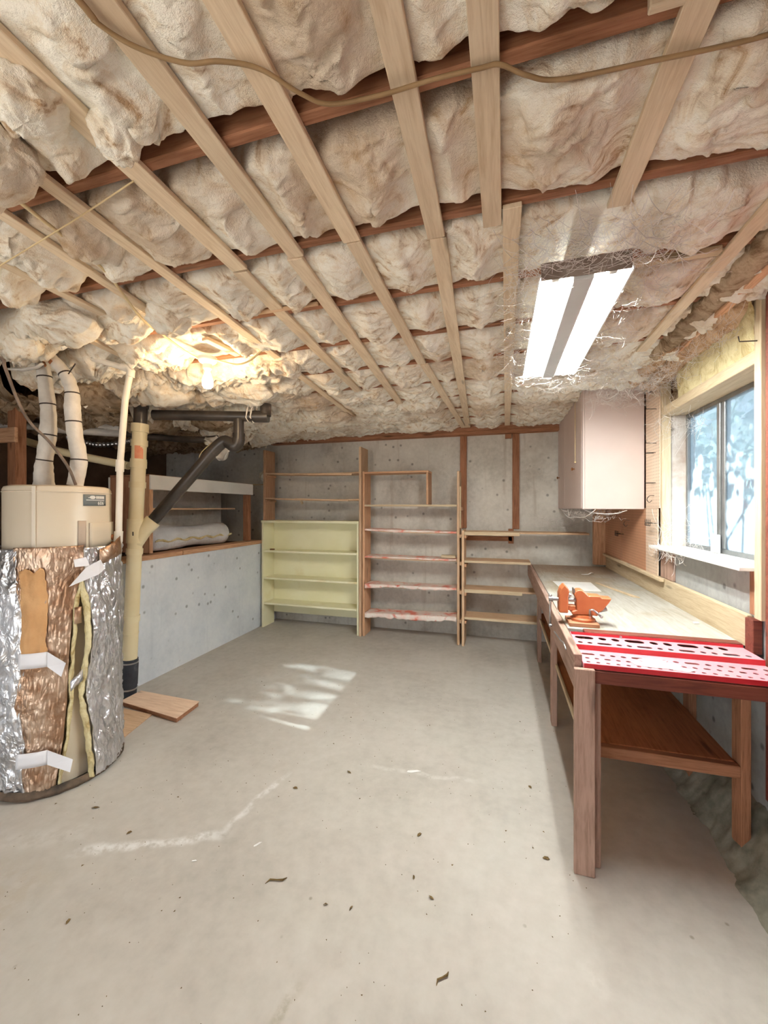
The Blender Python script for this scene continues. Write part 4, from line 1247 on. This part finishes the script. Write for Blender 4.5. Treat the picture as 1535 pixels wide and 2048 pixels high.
UP = [(2.345, 2.435, fill([0.046, 0.019, 0.019], 0.024, RX0 + 0.014, 0.024)), (2.265, 2.345, fill([0.012, 0.012, 0.034], 0.014, RX0 + 0.014, 0.022))]
o = holed_plate(RX0, RX1, UP, 0.995).build('upper_plate', PINKMET, tr); solid(o, 0.003)
LP = [(2.165, 2.225, fill([0.030, 0.012, 0.012, 0.012], 0.012, RX0 + 0.012, 0.022)), (2.110, 2.165, fill([0.010, 0.010, 0.014], 0.009, RX0 + 0.018, 0.022)), (2.060, 2.110, fill([0.009], 0.008, RX0 + 0.014, 0.024))]
o = holed_plate(RX0, RX1, LP, 0.972).build('lower_plate', PINKMET, tr); solid(o, 0.003)
bx('back_flange', RED, tr, RX0, RX1, 2.4355, 2.4395, 0.990, 1.010, bevel=0)
bx('front_lip', RED, tr, RX0, RX1, 2.2605, 2.2645, 0.966, 0.997, bevel=0)
bx('front_lip', PINKMET, tr, RX0, RX1, 2.2265, 2.2595, 0.969, 0.972, bevel=0)
bx('bottom_lip', RED, tr, RX0, RX1, 2.0562, 2.0595, 0.952, 0.974, bevel=0)
MB().prism([(2.0562, 0.950), (2.44, 0.950), (2.44, 1.010), (2.43, 1.010), (2.262, 0.998), (2.225, 0.974), (2.0562, 0.974)], 'yz', RX0 - 0.004, RX0 - 0.001).build('end_plate', PINKMET, tr)
st_pts = [(0.60, 2.10), (0.66, 2.085), (0.72, 2.09), (0.80, 2.072), (0.84, 2.10), (0.78, 2.12), (0.80, 2.15), (0.74, 2.165), (0.76, 2.195), (0.66, 2.20), (0.63, 2.18), (0.65, 2.15), (0.59, 2.14)]
o = MB().prism(st_pts, 'xy', 0.9745, 0.9755).build('torn_sticker', PAPER, tr)
MB().lathe([(0.007, 0), (0.007, 0.004), (0.004, 0.006)], (0.625, 2.4355, 1.002), (0, -1, 0), 10).build('screw', STEEL, tr)

# ------------------------------------------------------------------ orange bench vise
vs_ = thing('bench_vise', (0.44, 2.62, BT), 'orange metal bench vise clamped to the front corner of the workbench', 'vise')
VB = BT + 0.001
bx('base_block', W['joistX'], vs_, 0.385, 0.545, 2.53, 2.70, VB, VB + 0.022)
MB().lathe([(0.068, 0), (0.068, 0.012), (0.055, 0.02), (0.050, 0.034)], (0.47, 2.615, VB + 0.0225), n=28).build('swivel_base', ORANGE, vs_, smooth='auto')
MB().prism([(0.405, 1.072), (0.545, 1.072), (0.548, 1.09), (0.57, 1.105), (0.605, 1.155), (0.618, 1.178), (0.565, 1.178), (0.558, 1.188), (0.505, 1.188), (0.495, 1.186), (0.478, 1.205), (0.462, 1.218), (0.440, 1.218), (0.424, 1.208), (0.418, 1.185), (0.430, 1.165), (0.432, 1.10), (0.405, 1.09)], 'xz', 2.575, 2.655).build('fixed_jaw', ORANGE, vs_, bevel=0.005)
MB().prism([(0.336, 1.078), (0.386, 1.078), (0.386, 1.178), (0.392, 1.20), (0.388, 1.222), (0.366, 1.246), (0.346, 1.222), (0.336, 1.19)], 'xz', 2.572, 2.658).build('moving_jaw', ORANGE, vs_, bevel=0.005)
bx('slide_bar', ORANGE, vs_, 0.3865, 0.430, 2.592, 2.638, 1.092, 1.12)
MB().cyl((0.296, 2.615, 1.150), (0.43, 2.615, 1.150), 0.011, 14).build('lead_screw', STEEL, vs_, smooth='auto')
MB().tube([(0.388, 2.615, 1.178), (0.398, 2.615, 1.178), (0.399, 2.615, 1.178), (0.408, 2.615, 1.178)], [0.016, 0.016, 0.01, 0.01], 12).build('collar', STEEL, vs_, smooth='auto')
for (xa, xb) in ((0.380, 0.3855), (0.4175, 0.424)):
    MB().box(xa, xb, 2.58, 2.65, 1.196, 1.220).build('jaw_plate', STEEL, vs_)
MB().cyl((0.283, 2.615, 1.150), (0.306, 2.615, 1.150), 0.017, 14).build('screw_head', STEEL, vs_, smooth='auto')
hd = MB().cyl((0.291, 2.612, 1.165), (0.289, 2.600, 0.995), 0.0065, 10).ball((0.291, 2.612, 1.168), 0.011).ball((0.289, 2.600, 0.992), 0.011)
hd.build('handle_bar', STEEL, vs_, smooth=True)
MB().tube([(0.50, 2.572, 1.072), (0.50, 2.565, 1.108), (0.515, 2.56, 1.11), (0.555, 2.555, 1.078)], 0.0065, 8).ball((0.557, 2.555, 1.075), 0.009).build('lock_lever', STEEL, vs_, smooth=True)
MB().cyl((0.562, 2.63, 1.096), (0.60, 2.63, 1.108), 0.016, 12).build('slide_tail', STEEL, vs_, smooth='auto')
tag(MB().tube([(0.300, 2.50, 0.985), (0.322, 2.40, 0.965), (0.328, 2.35, 0.972), (0.331, 2.28, 0.958)], 0.004, 6).build('bent_wire', STEEL, smooth=True), 'short bent wire sticking out from the bench side below the vise', 'wire')

# things on the bench
def flat(name, mat, pts, z, th, label, cat):
    return tag(MB().prism(pts, 'xy', z, z + th).build(name, mat), label, cat)


flat('wood_stick', W['pineY'], [(0.834, 4.05), (0.850, 4.04), (1.022, 3.475), (0.975, 3.49)], BT + 0.001, 0.007, 'thin pale wood stick lying on the middle of the bench top', 'wood stick')
flat('paper_sheet', PAPER, [(0.50, 3.62), (0.47, 4.05), (0.80, 4.08), (0.80, 3.66)], BT + 0.001, 0.001, 'white paper sheet lying flat on the bench behind the vise', 'paper')
tag(MB().tube(spline([(0.80, 4.52, BT + 0.006), (0.86, 4.50, BT + 0.012), (0.90, 4.56, BT + 0.02), (0.93, 4.60, BT + 0.008)], 5), [0.004 + 0.006 * math.sin(math.pi * i / 15) for i in range(16)], 6, squash=0.4).build('wood_shaving', PAPER, smooth=True), 'curled white shaving on the far half of the bench top', 'shaving')
tag(MB().prism([(1.10, 2.78), (1.13, 2.79), (1.135, 2.82), (1.105, 2.815)], 'xy', BT + 0.001, BT + 0.008).build('paint_chip', PAPER, None), 'small white chip near the backsplash on the bench', 'chip')

# ------------------------------------------------------------------ pink wall cabinet
wc = thing('wall_cabinet', (0.94, 4.65, 1.69), 'pale pink wall cabinet hung above the far end of the bench', 'cabinet')
bx('side_panel', PINK, wc, 0.715, 1.176, 3.88, 3.90, 1.69, 2.74)
bx('side_panel', PINK, wc, 0.715, 1.176, 5.40, 5.42, 1.69, 2.74)
bx('bottom_panel', W['benchY'], wc, 0.715, 1.176, 3.901, 5.399, 1.70, 1.72)
bx('top_panel', PINK, wc, 0.715, 1.176, 3.901, 5.399, 2.72, 2.74)
bx('back_panel', PINK, wc, 1.160, 1.176, 3.901, 5.399, 1.721, 2.719)
bx('frame_stile', PINK, wc, 0.698, 0.7145, 3.88, 3.925, 1.69, 2.74)
for (y0, y1, ky, kz) in ((3.93, 4.905, 4.27, 2.08), (4.913, 5.42, 5.31, 2.07)):
    d_ = bx('door', PINK, wc, 0.696, 0.7145, y0, y1, 1.695, 2.735)
    MB().lathe([(0.007, 0), (0.006, 0.012), (0.015, 0.02), (0.015, 0.027), (0.008, 0.031)], (0.696, ky, kz), (-1, 0, 0), 16).build('knob', m_noise('brass_knob', [(0.3, (120, 74, 40)), (0.7, (150, 98, 58))], 9, 0.35, 0, metal=0.5), d_, smooth='auto')
tag(MB().tube([(0.688, 4.19, 2.72), (0.688, 4.19, 2.15)], 0.003, 6).ball((0.688, 4.19, 2.14), 0.010).build('pull_cord', CABLE_PALE, smooth=True), 'pale pull cord hanging in front of the pink cabinet door', 'cord')


# ------------------------------------------------------------------ wire hooks on the pegboard
def hook(y, z, kind, label):
    x = XR - 0.041
    mb = MB()
    if kind == 'J':
        mb.tube(spline([(x, y, z), (x - 0.03, y, z - 0.002), (x - 0.05, y - 0.002, z - 0.03), (x - 0.035, y, z - 0.055), (x - 0.015, y, z - 0.04)], 5), 0.0028, 6)
    elif kind == 'L':
        mb.tube([(x, y, z), (x - 0.07, y, z + 0.004), (x - 0.075, y, z + 0.03)], 0.0028, 6)
    elif kind == 'U':
        mb.tube(spline([(x, y + 0.02, z), (x - 0.05, y + 0.02, z), (x - 0.06, y, z), (x - 0.05, y - 0.02, z), (x, y - 0.02, z)], 5), 0.0028, 6)
    else:
        mb.tube([(x, y + 0.05, z), (x - 0.05, y + 0.05, z), (x - 0.05, y - 0.06, z), (x, y - 0.06, z)], 0.0028, 6)
        for k in range(4):
            mb.tube([(x - 0.05, y + 0.05 - 0.036 * k, z + 0.03), (x - 0.05, y + 0.05 - 0.036 * k, z - 0.02)], 0.0025, 6)
        mb.tube([(x - 0.05, y + 0.05, z - 0.02), (x - 0.05, y - 0.06, z - 0.02)], 0.0028, 6)
    return tag(mb.build('peg_hook', DARKWIRE, smooth=True), label, 'hook', 'wire hooks on the pegboard')


hook(3.68, 2.68, 'J', 'wire J hook on the pegboard strip, topmost beside the cabinet')
hook(3.62, 2.48, 'L', 'straight wire hook on the pegboard strip, second from the top')
hook(3.62, 2.21, 'L', 'straight wire hook on the pegboard strip, third from the top')
hook(3.66, 2.14, 'U', 'looped wire hook on the pegboard strip just below its middle')
hook(3.66, 1.90, 'U', 'looped wire hook low on the pegboard strip beside the cabinet')
hook(3.67, 1.80, 'J', 'wire J hook lowest on the pegboard strip, near the cabinet bottom')
hook(3.66, 1.58, 'R', 'small wire rack on the pegboard below the cabinet corner')
hook(4.55, 1.44, 'R', 'small wire rack on the brown pegboard under the cabinet')
hook(4.3, 1.58, 'J', 'wire J hook on the brown pegboard close under the cabinet')
hook(2.335, 2.50, 'L', 'straight wire hook on the pale stud right of the window')

# ------------------------------------------------------------------ fluorescent fixture
ff = thing('fluorescent_fixture', (0.315, 2.31, 2.58), 'twin tube white fluorescent light fixture under the ceiling, draped in cobwebs', 'light fixture')
FY0, FY1 = 1.70, 2.92
bx('channel', GREYMET, ff, 0.272, 0.348, FY0, FY1, 2.585, 2.665)
for s in (-1, 1):
    xa, xb = (0.150, 0.271) if s < 0 else (0.349, 0.480)
    xo, xi = (xa, xb) if s < 0 else (xb, xa)
    MB().prism([(xi, 2.665), (xo + s * -0.02, 2.650), (xo, 2.600), (xo + s * 0.006, 2.600), (xo + s * -0.014, 2.655), (xi, 2.672)], 'xz', FY0, FY1).build('reflector', WHITE, ff)
    cx = (xa + xb) / 2
    MB().cyl((cx, FY0 + 0.04, 2.618), (cx, FY1 - 0.04, 2.618), 0.019, 18).build('tube', TUBE_M, ff, smooth='auto')
    for y in (FY0 + 0.012, FY1 - 0.012):
        bx('lamp_holder', WHITE, ff, cx - 0.014, cx + 0.014, y - 0.010, y + 0.010, 2.598, 2.655)
SHADED_END = m_noise('shaded_fixture_end', [(0.3, (120, 104, 94)), (0.7, (158, 144, 134))], 12, 0.9, 0.3)  # shade at the near end put into the colour; far end stays white
bx('end_plate', SHADED_END, ff, 0.155, 0.475, FY0 - 0.006, FY0 - 0.001, 2.598, 2.668)
bx('end_plate', WHITE, ff, 0.155, 0.475, FY1 + 0.001, FY1 + 0.006, 2.598, 2.668)
for y in (1.945, 2.42, 2.88):
    MB().cyl((0.31, y, 2.66), (0.31, y, 2.768), 0.008, 8).build('hanger', STEEL, ff)

# ------------------------------------------------------------------ bare bulb
BX, BY = -1.87, 2.23
lb_ = thing('ceiling_bulb', (BX, BY, 2.48), 'bare glowing light bulb in a white porcelain ceiling socket', 'light bulb')
MB().lathe([(0.060, 2.70), (0.062, 2.69), (0.055, 2.672), (0.030, 2.655), (0.026, 2.625), (0.022, 2.622)], (BX, BY, 0), n=28).build('porcelain_socket', WHITE, lb_, smooth='auto')
MB().lathe([(0.014, 2.621), (0.016, 2.60), (0.026, 2.575), (0.033, 2.55), (0.035, 2.53), (0.032, 2.512), (0.022, 2.499), (0.006, 2.494)], (BX, BY, 0), n=24).build('bulb_glass', BULB_M, lb_, smooth='auto')
tag(MB().tube(spline([(BX + 0.05, BY, 2.685), (-1.74, 2.24, 2.66), (-1.66, 2.26, 2.645), (-1.58, 2.28, 2.67), (-1.52, 2.33, 2.75)], 6), 0.006, 6).build('bulb_cable', CABLE_PALE, smooth=True), 'pale cable looping right from the bulb socket', 'cable')
tag(MB().tube(spline([(BX - 0.05, BY, 2.69), (-1.93, 2.10, 2.70), (-1.90, 1.9, 2.715), (-1.84, 1.7, 2.71), (-1.72, 1.48, 2.715), (-1.63, 1.30, 2.725), (-1.55, 1.0, 2.72), (-1.5, 0.7, 2.73), (-1.4, 0.2, 2.74)], 6), 0.007, 6).build('bulb_cable', CABLE_PALE, smooth=True), 'pale twisted cable running from the bulb towards the near left ceiling', 'cable')

# ------------------------------------------------------------------ brown cable across the ceiling
tag(MB().tube(spline([(-0.84, 0.2, 2.735), (-0.819, 0.598, 2.728), (-0.821, 0.641, 2.728), (-0.781, 0.701, 2.728), (-0.699, 0.759, 2.728), (-0.621, 0.782, 2.732), (-0.542, 0.822, 2.732), (-0.474, 0.891, 2.724), (-0.413, 0.934, 2.722), (-0.286, 0.952, 2.726),
                      (-0.15, 0.958, 2.732), (-0.045, 0.968, 2.736), (0.0, 0.973, 2.736), (0.057, 1.003, 2.726), (0.137, 1.033, 2.722), (0.332, 1.055, 2.728), (0.454, 1.07, 2.734), (0.557, 1.065, 2.726), (0.8, 1.06, 2.73), (1.1, 1.05, 2.74)], 8), 0.0085, 8, squash=0.6)
    .build('ceiling_cable', CABLE, smooth=True), 'brown flat cable snaking across the ceiling strips nearest the viewer', 'cable')

tag(MB().tube(spline([(-2.35, 1.22, 2.705), (-1.9, 1.12, 2.69), (-1.45, 1.04, 2.70), (-1.12, 1.0, 2.74)], 6), 0.0028, 5).build('loose_string', CABLE_PALE, smooth=True), 'thin pale string stretched across the near left ceiling strips', 'string')

# ------------------------------------------------------------------ boards and litter on the floor
pb = thing('plywood_offcut', (-2.8, 2.75, 0), 'square plywood offcut lying on the floor by the drain pipe', 'board')
MB().prism([(-3.125, 2.67), (-3.125, 2.87), (-2.48, 2.845), (-2.455, 2.58)], 'xy', 0.004, 0.038).build('ply_core', W['joistX'], pb)
MB().prism([(-3.13, 2.665), (-3.13, 2.872), (-2.475, 2.85), (-2.45, 2.575)], 'xy', 0.0382, 0.043).build('ply_face', PLY_PALE, pb)
flat('floor_board', W['shelfX'], [(-2.67, 2.31), (-2.74, 2.62), (-3.06, 2.63), (-3.02, 2.30)], 0.001, 0.008, 'thin dusty board on the floor between heater and plywood offcut', 'board')


def litter(name, x, y, kind, label, cat, s=1.0, rot=0.0, mat=LEAFLITTER):
    mb = MB()
    ca, sa = math.cos(rot), math.sin(rot)
    R = lambda u, v, z: (x + (u * ca - v * sa) * s, y + (u * sa + v * ca) * s, z)
    if kind == 'twig':
        mb.tube([R(-0.05, -0.02, 0.004), R(-0.035, 0.004, 0.006), R(0.0, 0.008, 0.006), R(0.03, 0.012, 0.007), R(0.045, 0.03, 0.005)], [0.001, 0.0035, 0.003, 0.0045, 0.0015], 5)
    elif kind == 'leaf':
        mb.add([R(-0.02, 0, 0.002), R(-0.006, 0.009, 0.007), R(0.012, 0.006, 0.009), R(0.022, -0.002, 0.003), R(0.008, -0.008, 0.004), R(-0.008, -0.007, 0.003), R(0.0, 0.0, 0.010)],
               [(0, 1, 6), (1, 2, 6), (2, 3, 6), (3, 4, 6), (4, 5, 6), (5, 0, 6)])
    else:
        mb.add([R(-0.04, -0.008, 0.002), R(-0.015, -0.012, 0.003), R(0.02, -0.002, 0.003), R(0.045, 0.004, 0.004), R(0.02, 0.012, 0.006), R(-0.01, 0.008, 0.004), R(-0.035, 0.006, 0.003)], [(0, 1, 2, 3, 4, 5, 6)])
    o_ = mb.build(name, mat, normals=False)
    if kind != 'twig':
        solid(o_, 0.0012)
    return tag(o_, label, cat, 'litter on the concrete floor')


litter('twig', -0.976, 1.607, 'twig', 'crooked dark twig on the open floor left of centre', 'twig', 0.9, 0.1)
litter('twig', -0.197, 1.441, 'twig', 'small dark twig nearest the viewer on the floor', 'twig', 0.6, 0.5)
litter('paper_scrap', -0.535, 2.527, 'scrap', 'long white paper scrap on the floor before the shelving', 'paper scrap', 1.1, 0.2, PAPER)
litter('paper_scrap', -1.175, 1.76, 'scrap', 'stubby white paper scrap on the floor behind the crooked twig', 'paper scrap', 0.5, 0.8, PAPER)
litter('paper_scrap', -1.413, 1.593, 'scrap', 'tiny white paper scrap on the floor left of the twig', 'paper scrap', 0.3, 0.2, PAPER)
for i, (x, y, s_, lab) in enumerate(((-1.193, 2.178, 1.0, 'curled dry leaf bit on the floor between sun patch and twig'), (-0.404, 2.045, 0.9, 'round dry leaf bit on the floor in line with the bench leg'),
                                     (-0.381, 1.803, 0.6, 'small dry leaf bit on the floor, first of three towards the viewer'), (-0.288, 1.73, 0.8, 'narrow dry leaf bit on the floor right of two others'),
                                     (-0.717, 1.575, 0.6, 'dark dry leaf speck on the floor right of the crooked twig'), (-0.607, 1.592, 0.7, 'dark dry leaf bit on the floor second right of the crooked twig'),
                                     (0.173, 2.584, 0.9, 'dry leaf bit on the floor beside the bench shadow'), (0.212, 2.079, 1.0, 'dry leaf bit on the floor nearest the front bench leg'),
                                     (-1.861, 1.635, 0.8, 'dry leaf bit on the floor in front of the water heater'), (-1.701, 1.214, 0.7, 'dry leaf bit on the near left floor'),
                                     (-0.932, 2.406, 1.1, 'thin dry leaf bit on the floor below the sun patch'), (-2.20, 1.72, 1.3, 'long dry leaf bit on the floor close to the heater base'))):
    litter('leaf_bit', x, y, 'leaf', lab, 'leaf', s_ * 0.8, i * 0.9)
gm = MB()
for _ in range(420):
    x, y = rng.uniform(-2.5, 0.4), rng.uniform(1.0, 4.2)
    a = rng.uniform(0, 6.28); L = rng.uniform(0.0015, 0.005)
    if rng.random() < 0.15: L *= 2.2
    gm.add([(x + L * math.cos(a), y + L * math.sin(a), 0.001), (x + L * 0.6 * math.cos(a + 2), y + L * 0.6 * math.sin(a + 2), 0.0015), (x + L * 0.8 * math.cos(a + 4), y + L * 0.8 * math.sin(a + 4), 0.001), (x, y, 0.004)], [(0, 1, 3), (1, 2, 3), (2, 0, 3), (0, 2, 1)])
o = stuff(gm.build('floor_grit', LEAFLITTER)); tag(o, 'dark grit and crumbs scattered over the concrete floor', 'grit')


# ------------------------------------------------------------------ cobwebs
def cobweb(name, starts, n, spread, sag, label, r=0.0007, seed=1, dust=None):
    rg = np.random.default_rng(seed)
    mb = MB()
    for _ in range(n):
        a = np.array(starts(rg)); b = a + rg.normal(size=3) * np.array(spread)
        m = 6
        w = rg.normal(size=3) * 0.25 * np.linalg.norm(b - a)
        pts = []
        for i in range(m):
            t_ = i / (m - 1)
            p = a + (b - a) * t_ + w * (t_ * (1 - t_)) + np.array([0, 0, -sag * 4 * t_ * (1 - t_)]) * rg.uniform(0.3, 1)
            pts.append(p)
        mb.tube(pts, r * rg.uniform(0.5, 1.3), 3, caps=False)
    o_ = stuff(mb.build(name, WEB, normals=False))
    return tag(o_, label, 'cobweb')


def around_fixture(rg):
    k = rg.integers(0, 4)
    if k == 0: return (rg.uniform(0.06, 0.62), rg.uniform(1.55, 1.75), rg.uniform(2.60, 2.74))
    if k == 1: return (rg.uniform(0.06, 0.62), rg.uniform(2.88, 3.20), rg.uniform(2.56, 2.72))
    if k == 2: return (rg.uniform(0.04, 0.16), rg.uniform(1.7, 3.0), rg.uniform(2.60, 2.74))
    return (rg.uniform(0.48, 0.70), rg.uniform(1.7, 3.2), rg.uniform(2.60, 2.74))


cobweb('cobweb', around_fixture, 1700, (0.07, 0.09, 0.025), 0.014, 'grey cobwebs hanging all around the fluorescent fixture', 0.0009, 3)
cobweb('cobweb', lambda g: (g.uniform(0.68, 1.18), g.uniform(3.0, 3.86), g.uniform(2.55, 2.74)), 700, (0.08, 0.09, 0.05), 0.02, 'pale cobwebs in the corner above the pink cabinet', 0.0008, 4)
cobweb('cobweb', lambda g: (g.uniform(0.68, 1.0), g.uniform(3.88, 4.9), g.uniform(1.60, 1.69)), 200, (0.05, 0.09, 0.02), 0.03, 'white cobwebs hanging under the pink cabinet', 0.0011, 5)
cobweb('cobweb', lambda g: (g.uniform(1.10, 1.34), g.uniform(3.1, 3.54), g.choice([g.uniform(2.2, 2.40), g.uniform(1.42, 1.6)])), 240, (0.04, 0.07, 0.07), 0.02, 'fine cobwebs in the window reveal', 0.0007, 6)
cobweb('cobweb', lambda g: (g.uniform(1.06, 1.22), g.uniform(2.4, 3.6), g.uniform(2.56, 2.76)), 520, (0.04, 0.07, 0.04), 0.02, 'dusty cobwebs along the wool above the window', 0.0008, 7)
cobweb('cobweb', lambda g: (g.uniform(1.10, 1.19), g.uniform(3.0, 3.62), g.uniform(1.36, 1.42)), 110, (0.03, 0.06, 0.05), 0.02, 'thick white cobwebs on the end of the window sill', 0.0012, 8)
cobweb('cobweb', lambda g: (g.uniform(0.45, 0.95), g.uniform(5.30, 5.42), g.uniform(1.43, 1.60)), 140, (0.09, 0.02, 0.05), 0.01, 'pale cobwebs on the back wall under the far cabinet end', 0.0012, 9)
mb = MB()
for p in ([(0.70, 5.2, 1.69), (0.70, 4.9, 1.63), (0.70, 4.6, 1.60), (0.70, 4.3, 1.61), (0.74, 4.0, 1.62), (0.80, 3.88, 1.685)], [(0.70, 4.7, 1.69), (0.70, 4.6, 1.62), (0.70, 4.5, 1.66)], [(0.72, 3.95, 1.685), (0.80, 3.92, 1.655), (0.95, 3.9, 1.65), (1.05, 3.9, 1.68)]):
    mb.tube(spline(p, 6), 0.0035, 5)
tag(mb.build('dust_string', WEB, smooth=True), 'white dusty string drooping below the pink cabinet', 'string')

# ------------------------------------------------------------------ shrubs outside the window
def shrub(name, c, size, n, lsz, label, seed):
    t_ = thing(name, (c[0], c[1], 1.1), label, 'shrub')
    rg = np.random.default_rng(seed)
    st_ = MB()
    for k in range(5):
        st_.tube([(c[0], c[1], 1.1), (c[0] + rg.normal() * 0.1, c[1] + rg.normal() * size[1] * 0.3, (1.1 + c[2]) / 2), (c[0] + rg.normal() * 0.2, c[1] + rg.normal() * size[1] * 0.5, c[2] + size[2] * 0.3)], [0.03, 0.02, 0.006], 6)
    st_.build('stem', W['joistZ'], t_)
    lf = MB()
    for _ in range(n):
        p = np.array(c) + rg.normal(size=3) * np.array(size) * 0.5
        a = rg.normal(size=3); a /= np.linalg.norm(a); b = np.cross(a, rg.normal(size=3)); b /= np.linalg.norm(b)
        L = lsz * rg.uniform(0.6, 1.3); w = L * 0.42
        lf.add([p, p + a * L * 0.5 + b * w, p + a * L, p + a * L * 0.5 - b * w], [(0, 1, 2, 3)])
    stuff(lf.build('foliage', LEAF, t_, normals=False))
    return t_


shrub('tree_branches', (3.4, 2.7, 3.56), (0.5, 1.5, 0.44), 2600, 0.12, 'leafy branches shading the top of the window outside', 1)
shrub('shrub', (2.7, 5.9, 1.9), (0.5, 0.7, 1.1), 520, 0.13, 'tall pale shrub outside the far window pane', 2)
shrub('shrub', (3.6, 7.6, 2.2), (0.6, 0.9, 1.3), 520, 0.16, 'distant pale shrub seen through the far window pane edge', 4)
shrub('shrub', (2.5, 4.75, 1.8), (0.35, 0.4, 0.9), 320, 0.12, 'low pale shrub outside the near window pane', 3)
